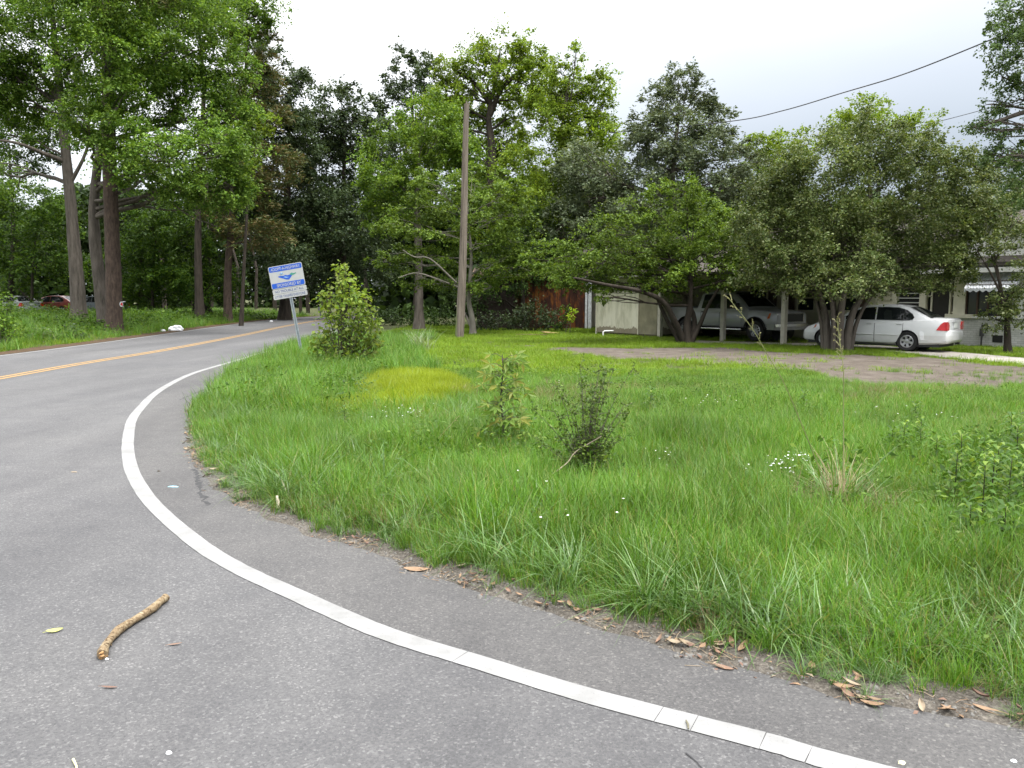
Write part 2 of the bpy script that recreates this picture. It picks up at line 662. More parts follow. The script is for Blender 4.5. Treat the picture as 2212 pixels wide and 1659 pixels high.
def strip(name, line, wd, z, mat, parent=None, ragged=0.004):
    T = np.gradient(line, axis=0)
    T /= np.linalg.norm(T, axis=1)[:, None]
    N = np.stack([T[:, 1], -T[:, 0]], 1)
    n = len(line)
    a = line + N * (wd / 2 + rng.normal(0, ragged, n))[:, None]
    b = line - N * (wd / 2 + rng.normal(0, ragged, n))[:, None]
    V = np.vstack([np.c_[a, np.full(n, z)], np.c_[b, np.full(n, z)]])
    F = np.array([(i, i + 1, n + i + 1, n + i) for i in range(n - 1)])
    o = link(bpy.data.objects.new(name, fast_mesh(name, V, F, mat)), parent)
    o['kind'] = 'structure'
    return o


outer = [(2120, 1752), (1948, 1706), (1752, 1654), (1650.8, 1621.3), (1409.6, 1559.7), (1210.7, 1505), (989, 1434.7), (912.4, 1411.7), (806.8, 1376.9), (701, 1331), (595.5, 1281.8), (525, 1250), (437, 1200.8),
         (373.7, 1151.5), (314, 1095), (286.5, 1055.6), (268, 1015.5), (262, 969), (268, 926), (277, 901.5), (296, 880), (323.5, 852), (370, 824.5), (416, 804.5), (480.6, 786), (554.6, 764.4), (631.6, 740.8)]
inner = [(2120, 1690), (1946, 1655), (1752.6, 1611), (1655, 1587), (1418, 1526), (1228, 1475), (1017, 1411.8), (947.6, 1398), (842, 1359.3), (736.3, 1313.5), (630.7, 1267.7), (542.7, 1225.5), (454.7, 1179.7),
         (394.8, 1137.4), (354, 1095), (320, 1049.4), (302, 1018.6), (288, 963), (292, 930), (301, 903), (318, 880), (341, 855), (385, 827), (424, 808), (483.7, 790.6), (557.7, 767.9), (633, 743.4)]
O_ = np.array([G(*q)[:2] for q in outer])
I_ = np.array([G(*q)[:2] for q in inner])
wl = spline(O_, 6)
wi = spline(I_, 6)
# half a stripe in from the outer edge
LINE_W = 0.125
T = np.gradient(wl, axis=0)
T /= np.linalg.norm(T, axis=1)[:, None]
wline = wl + np.stack([T[:, 1], -T[:, 0]], 1) * LINE_W / 2
wline = wline + 0.0
far_r = offset(centre, 3.72)
k0 = int(np.argmin(np.linalg.norm(far_r - wline[-1], axis=1))) + 2
wline = np.vstack([wline[:-1], spline(np.vstack([wline[-1], far_r[k0:]]), 3)])
# smooth the traced line
for _ in range(6):
    wline[1:-1] = 0.25 * wline[:-2] + 0.5 * wline[1:-1] + 0.25 * wline[2:]
k1 = int(np.argmin(np.linalg.norm(wline - edge_near[0], axis=1)))
j1 = int(np.argmin(np.linalg.norm(edge_near - np.array([3.4, 2.5]), axis=1)))
sh_poly = np.vstack([wline[:k1 + 1], edge_near[1:j1 + 1] - 0.0])
o = sheet('road_edge', sh_poly, 0.002, M_ASPHALT_OLD)
tag(o, 'darker older asphalt between the white line and the grass')
cuts_px = [(1752, 1630), (1650, 1602), (1500, 1567), (1415, 1543), (1002, 1423)]
cut_idx = sorted(int(np.argmin(np.linalg.norm(wline - G(*q)[:2], axis=1))) for q in cuts_px)
edges = [0] + cut_idx + [len(wline) - 1]
ln = empty('edge_line')
ln['kind'] = 'structure'
ln['label'] = 'white edge line sweeping round the corner'
for a, b in zip(edges[:-1], edges[1:]):
    seg = wline[a:b + 1].copy()
    if len(seg) < 2:
        continue
    d0 = (seg[1] - seg[0]) / np.linalg.norm(seg[1] - seg[0])
    seg[0] = seg[0] + d0 * 0.0025
    strip('line_strip', seg, LINE_W, 0.004, M_WLINE, ln, 0.0012)
fw = strip('edge_line', offset(centre, -3.72), 0.12, 0.004, M_WLINE)
tag(fw, 'white edge line along the far side of the road')
for s_ in (-0.11, 0.11):
    o = strip('centre_line', offset(spline(CENTRE, 14), s_), 0.11, 0.004, M_YLINE)
    tag(o, 'yellow centre line, ' + ('the one nearer the woods' if s_ < 0 else 'the one nearer the grass corner'))

# cracks in the asphalt
M_CRACK = m_simple('crack_filler', (.025, .025, .026), 0.9, 0.3, 30)


def crack(pxs, wd):
    pts = np.array([G(*q)[:2] for q in pxs])
    d = [pts[0]]
    for a, b in zip(pts[:-1], pts[1:]):
        k = max(2, int(np.linalg.norm(b - a) / 0.03))
        for t in np.linspace(0, 1, k + 1)[1:]:
            d.append(a + (b - a) * t + rng.normal(0, 0.010, 2))
    d = np.array(d)
    o = strip('crack', d, wd, 0.003, M_CRACK, road, wd * 0.35)
    return o


crack([(424, 1008), (428, 1040), (436, 1068), (446, 1092)], 0.035)
crack([(490, 818), (455, 836), (420, 850), (388, 864)], 0.03)
crack([(1478, 1628), (1500, 1645), (1530, 1662)], 0.006)
crack([(1850, 1500), (1868, 1519), (1920, 1528)], 0.01)

# gravelly shoulder between asphalt and turf
m = Mat('shoulder_grit')
p = m.pos()
n1 = m.noise(p, 60, 5, 0.75)
n2 = m.noise(p, 5, 4, 0.6)
c = m.ramp(n1, [(0.3, (.042, .038, .033)), (0.5, (.10, .094, .084)), (0.68, (.20, .19, .17))])
c = m.mixc(1.0, c, m.ramp(n2, [(0.3, (.5, .47, .44)), (0.65, (1.1, 1.05, 1.0))]), 'MULTIPLY')
M_GRIT = m.end(m.principled(c, 0.95, 0, 0.15, m.bump(n1, 0.9, 0.015)))
e_in = edge_near[:-10]
N = np.gradient(e_in, axis=0)
N /= np.linalg.norm(N, axis=1)[:, None]
N = np.stack([-N[:, 1], N[:, 0]], 1)
if road_dist(*(e_in[60:61] + 0.3 * N[60:61]).T)[0] < 0:
    N = -N
rows = []
for t, off_ in enumerate((-0.04, 0.05, 0.13, 0.24, 0.42)):
    q = e_in + N * off_
    zc = hgt(q[:, 0], q[:, 1]) + (0.007, 0.012, 0.012, 0.010, -0.02)[t]
    if t == 0:
        zc[:] = -0.012
    rows.append(np.c_[q, zc])
n = len(e_in)
V = np.vstack(rows)
F = np.array([(r * n + i, r * n + i + 1, (r + 1) * n + i + 1, (r + 1) * n + i) for r in range(4) for i in range(n - 1)])
o = link(bpy.data.objects.new('shoulder', fast_mesh('shoulder', V, F, M_GRIT, smooth_=True)))
tag(o, 'narrow gritty shoulder along the grass corner', kind='structure')
# pine straw verge along the far edge
m = Mat('pine_straw_verge')
p = m.pos()
n1 = m.noise(p, 22, 5, 0.7)
c = m.ramp(n1, [(0.3, (.035, .026, .016)), (0.6, (.085, .056, .034)), (0.75, (.13, .095, .06))])
M_STRAW = m.end(m.principled(c, 0.95, 0, 0.1, m.bump(n1, 0.8, 0.03)))
fe = offset(spline(CENTRE, 16), -4.0)
fe = fe[(fe[:, 1] > 5) & (fe[:, 1] < 75)]
rows = []
T = np.gradient(fe, axis=0)
T /= np.linalg.norm(T, axis=1)[:, None]
N = np.stack([-T[:, 1], T[:, 0]], 1)
for t, off_ in enumerate((-0.10, 0.2, 0.4, 0.65)):
    q = fe + N * (off_ + (rng.normal(0, 0.09, len(fe)) if t == 3 else 0))[:, None] if t == 3 else fe + N * off_
    zc = hgt(q[:, 0], q[:, 1]) + 0.02
    if t == 0:
        zc[:] = 0.006
    rows.append(np.c_[q, zc])
n = len(fe)
F = np.array([(r * n + i, r * n + i + 1, (r + 1) * n + i + 1, (r + 1) * n + i) for r in range(3) for i in range(n - 1)])
o = link(bpy.data.objects.new('verge', fast_mesh('verge', np.vstack(rows), F, M_STRAW, smooth_=True)))
tag(o, 'strip of brown pine straw along the far road edge', kind='structure')

# dirt drive and concrete drive of the yard
dirt_px = [(1150, 748), (1246, 752), (1400, 753), (1560, 752), (1704, 762), (1850, 768), (2009, 774), (2212, 796), (2420, 812), (2460, 850), (2212, 834), (2130, 842), (2048, 843), (1930, 834), (1818, 825), (1753, 811), (1658, 795),
           (1500, 784), (1383, 779), (1300, 771), (1246, 766), (1190, 758)]
dirt_poly = np.array([G(*q)[:2] for q in dirt_px])
conc_px = [(1500, 737), (1640, 740.5), (1760, 744), (1900, 748), (2010, 757), (2212, 775), (2400, 795), (2400, 818), (2212, 790), (2009, 770), (1865, 754), (1704, 746.5), (1500, 742)]
conc_poly = np.array([G(*q)[:2] for q in conc_px])
m = Mat('packed_dirt')
p = m.pos()
n1 = m.noise(p, 2.0, 6, 0.7)
n2 = m.noise(p, 30, 5, 0.7)
c = m.ramp(n1, [(0.3, (.056, .048, .040)), (0.55, (.116, .102, .087)), (0.75, (.17, .156, .137))])
c = m.mixc(m.math('MULTIPLY', n2, 0.55), c, (.07, .05, .035))
M_DIRT = m.end(m.principled(c, 0.95, 0, 0.12, m.bump(n2, 0.7, 0.04)))
lo, hi = dirt_poly.min(0) - 0.5, dirt_poly.max(0) + 0.5
dx = np.arange(lo[0], hi[0], 0.2)
dy = np.arange(lo[1], hi[1], 0.2)
X, Y = np.meshgrid(dx, dy)
cX, cY = X[:-1, :-1] + 0.1, Y[:-1, :-1] + 0.1
wob = (vnoise(cX, cY, 1.6, 9) - 0.5) * 0.9
sd = seg_dist(dirt_poly, cX, cY, True)
sd = np.where(inside(dirt_poly, cX, cY), -sd, sd)
ok = (sd + wob < 0).ravel()
jx = X + rng.uniform(-0.06, 0.06, X.shape)
jy = Y + rng.uniform(-0.06, 0.06, X.shape)
Zd = hgt(X, Y) + 0.008 + 0.012 * vnoise(X, Y, 2.2, 12)
V = np.stack([jx.ravel(), jy.ravel(), Zd.ravel()], 1)
nx = len(dx)
ii = (np.arange(len(dy) - 1)[:, None] * nx + np.arange(nx - 1)[None, :]).ravel()[ok]
used, inv = np.unique(np.stack([ii, ii + 1, ii + 1 + nx, ii + nx], 1), return_inverse=True)
o = link(bpy.data.objects.new('dirt_driveway', fast_mesh('dirt_driveway', V[used], inv.reshape(-1, 4), M_DIRT, smooth_=True)))
tag(o, 'bare brown dirt driveway crossing the yard', kind='structure')
m = Mat('old_concrete')
p = m.pos()
n1 = m.noise(p, 3, 6, 0.65)
n2 = m.noise(p, 40, 4, 0.6)
c = m.mixc(m.math('MULTIPLY', n2, 0.4), m.ramp(n1, [(0.3, (.21, .19, .16)), (0.7, (.38, .355, .32))]), (.16, .15, .13))
M_CONC = m.end(m.principled(c, 0.9, 0, 0.2, m.bump(n2, 0.3, 0.01)))
mb = MB()
mb.prism([tuple(q) for q in conc_poly], -0.05, 0.028, lambda a, b, h: (a, b, h))
o = mb.build('concrete_driveway', M_CONC)
tag(o, 'pale concrete driveway beside the house', kind='structure')


# ------------------------------------------------------------------ foliage builders
def unit(v):
    return v / (np.linalg.norm(v, axis=-1, keepdims=True) + 1e-9)


def leaf_mesh(name, C, L, mat, aspect=0.36, droop=0.35, up=0.9, fold=0.18, out=None):
    """one folded rhombus of length L per centre"""
    n = len(C)
    a = rng.normal(size=(n, 3))
    if out is not None:
        a = a + out * 0.8
    a[:, 2] = a[:, 2] * 0.55 - droop
    a = unit(a)
    nn = rng.normal(size=(n, 3)) * 0.75
    nn[:, 2] += up
    b = unit(np.cross(a, nn))
    nn = np.cross(b, a)
    nn *= np.sign(nn[:, 2:3] + 1e-6)
    Ls = (L * rng.uniform(0.45, 1.45, n))[:, None]
    W = Ls * aspect * rng.uniform(0.8, 1.2, (n, 1))
    mid = C + a * Ls * 0.45
    V = np.empty((n, 4, 3), np.float32)
    V[:, 0] = C
    V[:, 1] = mid + b * W + nn * W * fold
    V[:, 2] = C + a * Ls - nn * Ls * 0.12
    V[:, 3] = mid - b * W + nn * W * fold
    F = np.arange(n * 4, dtype=np.int32).reshape(n, 4)
    return fast_mesh(name, V.reshape(-1, 3), F, mat)


def bez(p0, p1, p2, n):
    t = np.linspace(0, 1, n)[:, None]
    return (1 - t) ** 2 * p0 + 2 * t * (1 - t) * p1 + t * t * p2


LEAF_PX = 4.9


def tree(name, label, D, base, trunk_px, r0, lobes, mat, bark, cat='tree', leaf_px=LEAF_PX, cover=2.6, clump=0.36, flat=0.55, aspect=0.36, droop=0.35,
         group=None, nclump=28, stems=None, base_z=None, depth=1.0, trunk_top=0.25, branches=True, shell=0.55, up=0.9, out_frac=0.32):
    """base: pixel of the foot, trunk_px: pixels the trunk passes through, lobes: (px, py, rx, ry[, metres behind])"""
    bp = P(base[0], base[1], D)
    z0 = hz(bp[0], bp[1]) - 0.08 if base_z is None else base_z
    foot = np.array([bp[0], bp[1], z0])
    root = empty(name, tuple(foot), 0, label, cat, group)
    k = D / FPX
    tr = np.array([foot] + [P(x, y, D) for x, y in trunk_px])
    trs = spline(tr, 5)
    mb = MB()
    rr = r0 * (1 - (1 - trunk_top) * np.linspace(0, 1, len(trs)) ** 0.85)
    rr[0] *= 1.35
    rr[1] *= 1.1
    loc = foot
    mb.tube(trs - loc, rr, 10, jitter=0.05)
    if stems:
        for st in stems:
            pts = spline(np.array([P(x, y, D + dd) for x, y, dd in st[1]]), 5)
            pts[0] = foot + (pts[0] - foot) * np.array([1, 1, 0]) if abs(pts[0][2] - foot[2]) < 0.5 else pts[0]
            q = np.linspace(1, 0.3, len(pts)) * st[0]
            mb.tube(pts - loc, q, 7, jitter=0.05)
    Cs, Os = [], []
    for lb in lobes:
        px, py, rx, ry = lb[:4]
        dd = lb[4] if len(lb) > 4 else rng.uniform(-0.5, 0.5) * rx * k
        dl = lb[5] if len(lb) > 5 else 1.0
        c = P(px, py, D + dd)
        kk = (D + dd) / FPX
        R = np.array([rx * kk, rx * kk * depth, ry * kk])
        nleaf = int(1.8 * cover * dl * math.pi * rx * ry / (aspect * leaf_px ** 2))
        nc = max(6, int(nclump * (0.6 + rx * ry / 9000)))
        dirs = unit(rng.normal(size=(nc, 3)))
        rad = shell + (1 - shell) * rng.random(nc) ** 0.7
        rad = rad * (1 + 0.22 * rng.normal(size=nc) * out_frac * 2)
        cl = c + dirs * rad[:, None] * R
        wgt = rng.uniform(0.4, 1.6, nc)
        idx = rng.choice(nc, nleaf, p=wgt / wgt.sum())
        cr = clump * R.mean() * rng.uniform(0.6, 1.35, nc)
        NT = 9                                     # twigs in a clump; leaves sit along arching twigs
        td = rng.normal(size=(nc, NT, 3)) + dirs[:, None, :] * 0.7
        td[..., 2] = td[..., 2] * flat + 0.1
        td = unit(td) * rng.uniform(0.5, 1.5, (nc, NT, 1))
        tw_ = td[idx, rng.integers(0, NT, nleaf)]
        t_ = rng.random(nleaf)[:, None] ** 0.7
        offs = tw_ * t_ * 1.15 + rng.normal(size=(nleaf, 3)) * 0.15
        offs[:, 2] -= (0.38 * t_[:, 0] ** 2 * np.linalg.norm(tw_[:, :2], axis=1))
        Cs.append(cl[idx] + offs * cr[idx][:, None])
        Os.append(unit(unit(Cs[-1] - c) * 0.5 + tw_))
        if branches:
            below = trs[(trs[:, 2] < c[2] + 0.2)]
            if len(below) == 0:
                below = trs[:2]
            j = int(np.argmin(np.linalg.norm(below - c, axis=1) + 0.6 * np.maximum(0, below[:, 2] - (c[2] - R[2]))))
            a0 = below[j]
            midp = (a0 + c) / 2 + np.array([0, 0, 0.12 * np.linalg.norm(c - a0)]) * rng.uniform(-0.3, 1)
            ln_ = np.linalg.norm(c - a0)
            br = bez(a0, midp, c, 7) + rng.normal(0, 0.02 * ln_, (7, 3)) * np.array([0, .5, 1, 1, 1, 1, .5])[:, None]
            rb = min(rr[min(j, len(rr) - 1)] * 0.5, 0.013 * ln_ + 0.025)
            mb.tube(br - loc, np.linspace(rb, rb * 0.4, 7), 6)
            for q in rng.choice(nc, min(nc, 9), replace=False):
                s0 = br[rng.integers(2, 7)]
                e0 = cl[q]
                tw = bez(s0, (s0 + e0) / 2 + rng.normal(0, 0.12 * np.linalg.norm(e0 - s0), 3), e0, 5)
                mb.tube(tw - loc, np.linspace(rb * 0.4, rb * 0.1, 5), 4, cap=False)
    mb.build('trunk', bark, root, 60)
    C = np.concatenate(Cs)
    Oo = np.concatenate(Os)
    me = leaf_mesh('crown', C - loc, leaf_px * k, mat, aspect, droop, up, out=Oo)
    cr_ = link(bpy.data.objects.new('crown', me), root)
    return root


# ------------------------------------------------------------------ trees
# across the road, on the left
tree('sweetgum_tree', 'tall grey-barked sweetgum leaning left, the leftmost big trunk across the road', 43, (170, 686), [(166, 600), (156, 480), (143, 340), (130, 200), (118, 90), (110, -20)], 0.42,
     [(40, 50, 110, 90), (150, 40, 110, 80), (60, 180, 70, 60), (225, 90, 90, 80), (200, 190, 60, 50), (-40, 120, 90, 120), (90, -60, 160, 70), (20, 290, 50, 45, 0, .7), (270, 10, 80, 60), (60, 220, 80, 50, 2), (110, 280, 50, 40, 2, .8), (0, 190, 60, 60), (170, 230, 60, 60, 2), (20, 380, 70, 30, 6, .7)],
     L_SWEET, B_GREY, group='sweetgums across the road', cover=2.0,
     stems=[(0.14, [(143, 350, 0), (90, 330, -1), (40, 310, -2), (-20, 300, -2)]), (0.16, [(128, 215, 0), (80, 150, 0), (10, 90, 0)]), (0.12, [(150, 400, 0), (185, 330, 0), (215, 220, 0)])])
tree('sweetgum_tree', 'pale trunk leaning behind the brown pine, with lit boughs reaching toward the road', 38, (228, 702), [(214, 600), (203, 490), (206, 400), (218, 310), (240, 190), (256, 80), (266, -20)], 0.33,
     [(330, 60, 90, 80), (320, 190, 90, 70), (420, 110, 100, 90), (430, 230, 90, 70), (300, 300, 90, 50), (375, 345, 130, 45, -3), (470, 320, 70, 60, -3), (450, 400, 85, 55, -3), (495, 400, 45, 45, -3),
      (520, 260, 50, 50), (370, -40, 130, 70), (480, 150, 60, 70), (390, 410, 60, 35, -2), (225, 110, 80, 90, -4), (255, 230, 70, 60, -4), (190, 270, 60, 50, -4), (230, 20, 80, 60, -4), (310, 380, 50, 30, -4)],
     L_SWEET, B_GREY, group='sweetgums across the road', cover=2.2,
     stems=[(0.06, [(206, 410, 0), (270, 385, -1), (330, 405, -2), (400, 460, -3), (470, 490, -3)]), (0.06, [(210, 370, 0), (290, 325, -1), (380, 320, -2), (470, 310, -3)])])
tree('maple_tree', 'leafy branches hanging into the sky at the top left of the clearing', 52, (432, 688), [(428, 560), (430, 400), (440, 200), (430, 60)], 0.3,
     [(470, 20, 90, 50), (530, 40, 50, 40), (575, 20, 30, 35, 0, .7), (560, 60, 25, 30, 0, .6), (500, -50, 120, 60), (400, -20, 90, 60)], L_SWEET, B_DARK, cover=1.9, stems=[(0.12, [(432, 120, 0), (480, 60, 0), (570, 30, 0)])])
tree('pine_tree', 'big brown pine trunk by the road with a small sign nailed to it', 36, (246, 712), [(245, 600), (240, 450), (236, 330), (234, 180), (232, 40), (230, -120)], 0.36,
     [(200, -60, 120, 60), (280, -90, 120, 60)], L_PINE, B_RED, cover=1.6, aspect=0.09, trunk_top=0.6, leaf_px=9)
tree('pine_tree', 'pine with brown-tipped needle boughs beside the road bend', 53, (492, 688), [(492, 600), (500, 480), (515, 330), (530, 180), (535, 60)], 0.3,
     [(540, 170, 55, 45), (510, 240, 55, 35), (585, 250, 40, 25), (575, 340, 65, 35), (600, 375, 45, 25), (540, 420, 55, 35), (540, 500, 75, 28), (590, 515, 40, 18), (500, 330, 50, 35), (540, 90, 50, 40), (480, 440, 50, 30)],
     L_PINE, B_RED, cover=2.6, aspect=0.10, leaf_px=10, flat=0.5, nclump=26, clump=0.36, up=0.3, droop=-0.1)
tree('maple_tree', 'small yellow-green maple spray in front of the dark oaks', 47, (520, 690), [(530, 520), (540, 380), (555, 300)], 0.12,
     [(550, 280, 38, 26), (580, 262, 24, 22), (500, 300, 40, 30), (520, 350, 40, 30)], L_LIGHT, B_DARK, cover=2.0)
tree('oak_tree', 'tall dark oak behind the brown-tipped pine', 60, (615, 684), [(618, 560), (622, 400), (625, 250)], 0.45,
     [(600, 180, 55, 50), (640, 215, 38, 65), (600, 270, 60, 60), (620, 340, 70, 60), (560, 140, 50, 50), (540, 230, 50, 60), (650, 310, 45, 60), (610, 420, 80, 60), (560, 450, 60, 60), (660, 480, 60, 60), (610, 540, 90, 50), (640, 600, 60, 40)],
     L_DARK, B_DARK, group='dark oaks at the bend of the road', cover=2.4)
tree('oak_tree', 'dark oak with ragged top over the road bend, left of the light green crowns', 64, (738, 682), [(740, 560), (742, 420), (745, 280)], 0.42,
     [(740, 235, 50, 45), (720, 280, 45, 45), (775, 300, 55, 50), (720, 370, 70, 60), (790, 380, 60, 60), (700, 450, 80, 60), (770, 480, 90, 60), (800, 250, 45, 36), (830, 300, 50, 50), (690, 240, 36, 50), (680, 310, 50, 60), (760, 200, 24, 22, 0, .7), (720, 550, 80, 60), (790, 560, 80, 60), (700, 600, 60, 30)],
     L_DARK, B_DARK, group='dark oaks at the bend of the road', cover=2.2)
tree('oak_tree', 'dark thin-crowned oak showing sky through its branches, left of the tallest tree', 56, (900, 690), [(905, 560), (900, 400), (890, 230)], 0.35,
     [(885, 150, 45, 35), (920, 135, 30, 25), (845, 180, 32, 22), (860, 215, 40, 30, 0, .7), (900, 220, 50, 45), (860, 280, 50, 40), (940, 170, 35, 40), (900, 330, 70, 60)],
     L_DARK, B_DARK, group='dark oaks at the bend of the road', cover=1.7)
for px, lobes, lab in (
        (70, [(40, 520, 80, 60), (110, 560, 80, 60), (60, 440, 70, 50), (20, 610, 60, 40), (130, 480, 50, 50)], 'sunlit understory tree at the far left behind the grey trunk'),
        (330, [(300, 560, 90, 70), (350, 610, 80, 50), (330, 490, 80, 50), (280, 620, 60, 40)], 'bright understory tree just right of the brown pine'),
        (420, [(420, 560, 70, 70), (460, 610, 70, 50), (400, 500, 80, 40)], 'shaded understory tree between pine trunk and dark trunks')):
    tree('understory_tree', lab, 57, (px, 688), [(px, 600), (px + 8, 500)], 0.14, lobes, L_UNDER, B_DARK, group='understory trees across the road', cover=1.9, shell=0.3)
for px, tp, r, lab in (
        (445, [(440, 600), (455, 520), (470, 440)], 0.45, 'dark leaning trunk deep in the woods, nearest the bend'),
        (300, [(305, 600), (300, 480)], 0.18, 'thin dark trunk behind the brown pine'),
        (20, [(25, 600), (28, 480), (20, 330)], 0.25, 'thin trunk at the far left edge of the woods')):
    tree('forest_tree', lab, 58 if px != 505 else 68, (px, 688), tp, r, [(tp[-1][0], tp[-1][1] - 40, 70, 50), (tp[-1][0] - 50, tp[-1][1], 60, 40), (tp[-1][0] + 55, tp[-1][1] - 10, 60, 40)], L_FOREST, B_DARK,
         group='dark forest trees across the road', cover=1.5)

# middle group behind the pole
tree('hickory_tree', 'tallest tree, light green crown on a dark forked trunk behind the pole', 47, (1062, 706), [(1062, 520), (1062, 330), (1056, 260), (1062, 205)], 0.4,
     [(1020, 130, 60, 35), (1080, 105, 60, 32), (1125, 115, 35, 38), (985, 155, 42, 28), (960, 200, 50, 35, 1), (1010, 190, 60, 28), (1150, 165, 40, 45), (1110, 170, 50, 30), (950, 260, 60, 45, 2), (1120, 250, 50, 50, 3), (1000, 290, 50, 50, 3), (1090, 210, 40, 35, 2), (1020, 245, 45, 35, 2), (1095, 305, 50, 45, 3), (1035, 335, 60, 45, 3), (1100, 370, 60, 50, 3), (970, 230, 50, 40, 2), (1180, 210, 45, 45, 3), (930, 330, 50, 40, 3), (1160, 130, 30, 30)],
     L_LIGHT, B_DARK, cover=2.0,
     stems=[(0.17, [(1058, 250, 0), (1085, 190, 0), (1130, 150, 0), (1150, 120, 0)]), (0.15, [(1060, 225, 0), (1020, 175, 0), (980, 150, 0)]), (0.12, [(1062, 215, 0), (1075, 150, 0), (1080, 110, 0)])])
tree('tulip_tree', 'upright yellow-green tree with airy shoots, right of the tallest crown', 45, (1215, 704), [(1215, 540), (1210, 400), (1215, 280), (1230, 170)], 0.3,
     [(1245, 125, 25, 30, 0, .8), (1290, 185, 36, 38, 0, .8), (1255, 180, 40, 35), (1200, 150, 28, 24, 0, .8), (1215, 205, 45, 35), (1270, 235, 45, 30), (1180, 260, 60, 50), (1240, 290, 60, 45), (1290, 290, 40, 40), (1170, 350, 90, 60),
      (1250, 370, 80, 60), (1300, 240, 36, 36), (1305, 320, 45, 50), (1180, 210, 50, 50, 2), (1160, 440, 90, 70), (1240, 460, 90, 60)],
     L_LIGHT, B_GREY, cover=2.0, stems=[(0.07, [(1215, 330, 0), (1250, 250, 0), (1290, 180, 0)]), (0.07, [(1212, 340, 0), (1235, 200, 0), (1245, 110, 0)])])
tree('maple_tree', 'broad mid-green maple left of and behind the pole', 41, (905, 712), [(905, 600), (900, 480), (905, 350)], 0.28,
     [(870, 320, 75, 50), (925, 245, 65, 42), (950, 300, 60, 45), (835, 380, 55, 45), (900, 390, 80, 50), (830, 460, 50, 40), (980, 330, 50, 50), (990, 400, 60, 60), (860, 450, 60, 40)],
     L_MAPLE, B_GREY, cover=2.3)
tree('dogwood_tree', 'layered dogwood with pale crooked trunk just right of the pole foot', 35.5, (1022, 720), [(1020, 690), (1012, 640), (1018, 560), (1010, 470)], 0.17,
     [(945, 400, 70, 26), (1020, 385, 70, 24), (1090, 420, 60, 30), (910, 445, 70, 24), (990, 450, 80, 28), (1070, 470, 80, 28), (1130, 460, 45, 30), (870, 490, 55, 20), (940, 500, 80, 24), (1030, 520, 90, 26), (1110, 520, 60, 26),
      (870, 545, 50, 18), (940, 560, 80, 22), (1040, 575, 80, 22), (1110, 580, 60, 24), (910, 600, 60, 16), (980, 612, 60, 14), (830, 560, 32, 16), (1060, 620, 50, 14), (1140, 560, 40, 30)],
     L_CRAPE, B_PALE, cover=1.9, flat=0.35, nclump=22, clump=0.3,
     stems=[(0.07, [(1022, 716, 0), (1010, 690, 0), (998, 660, 0), (985, 600, 0)]), (0.05, [(1012, 630, 0), (950, 605, -1), (900, 590, -1), (860, 600, -1.5)]), (0.045, [(985, 610, -1), (930, 560, -1.6), (895, 555, -2), (870, 540, -2)])])
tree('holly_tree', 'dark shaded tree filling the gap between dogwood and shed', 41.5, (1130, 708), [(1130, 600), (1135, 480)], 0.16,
     [(1130, 540, 80, 60), (1180, 500, 80, 60), (1090, 600, 70, 40), (1170, 580, 70, 40), (1000, 640, 70, 30)], L_FOREST, B_DARK, cover=2.0)

# yard trees on the right
tree('willow_oak', 'tall silvery grey-green tree rising behind the carport', 41, (1450, 716), [(1450, 560), (1452, 400), (1465, 260)], 0.3,
     [(1465, 175, 30, 35, 0, .8), (1510, 200, 28, 30, 0, .7), (1430, 215, 40, 35), (1490, 240, 60, 40), (1400, 265, 45, 35), (1540, 265, 40, 35), (1455, 290, 80, 45), (1540, 320, 60, 45), (1380, 330, 60, 45), (1460, 360, 90, 50), (1300, 375, 70, 40),
      (1340, 430, 90, 50), (1270, 430, 50, 40), (1420, 440, 90, 50), (1560, 390, 70, 50), (1330, 500, 80, 50), (1620, 400, 60, 40), (1250, 360, 60, 50), (1600, 335, 36, 36), (1220, 480, 60, 50), (1490, 165, 24, 26, 0, .7)],
     L_SILVER, B_GREY, cover=2.2, aspect=0.22, up=0.3, leaf_px=6.5, droop=0.0)
tree('crape_myrtle', 'low spreading many-stemmed tree in front of the silver truck', 28.5, (1484, 741), [(1484, 700), (1490, 660), (1492, 600), (1490, 540)], 0.17,
     [(1330, 500, 85, 40), (1420, 455, 80, 36), (1510, 450, 80, 36), (1590, 480, 70, 36), (1210, 555, 80, 34), (1160, 560, 40, 22), (1290, 545, 80, 32), (1380, 530, 80, 36), (1470, 520, 90, 36), (1560, 535, 80, 34), (1250, 590, 80, 22), (1340, 590, 80, 24),
      (1430, 580, 80, 26), (1520, 585, 80, 26), (1600, 570, 60, 26), (1390, 618, 60, 14), (1550, 615, 50, 14), (1310, 618, 40, 12), (1480, 400, 60, 30), (1300, 640, 14, 20, -1, .8), (1600, 530, 70, 40), (1630, 600, 50, 22), (1480, 560, 100, 40, 2), (1380, 570, 90, 36, 2), (1560, 500, 80, 40, 2), (1270, 610, 50, 16), (1220, 605, 50, 18), (1440, 625, 50, 14)],
     L_CRAPE, B_DARK, cover=1.9, flat=0.4, nclump=26, clump=0.28,
     stems=[(0.13, [(1478, 741, 0), (1455, 690, -.3), (1430, 650, -.6), (1380, 628, -1), (1310, 615, -1.5), (1240, 600, -2)]), (0.11, [(1492, 741, 0), (1512, 700, 0), (1530, 660, -.2), (1560, 610, -.5)]),
            (0.10, [(1470, 741, 0), (1440, 690, .2), (1418, 640, .3), (1400, 590, .4)]), (0.12, [(1488, 741, 0), (1500, 690, .3), (1470, 620, .3), (1440, 540, .3)])])
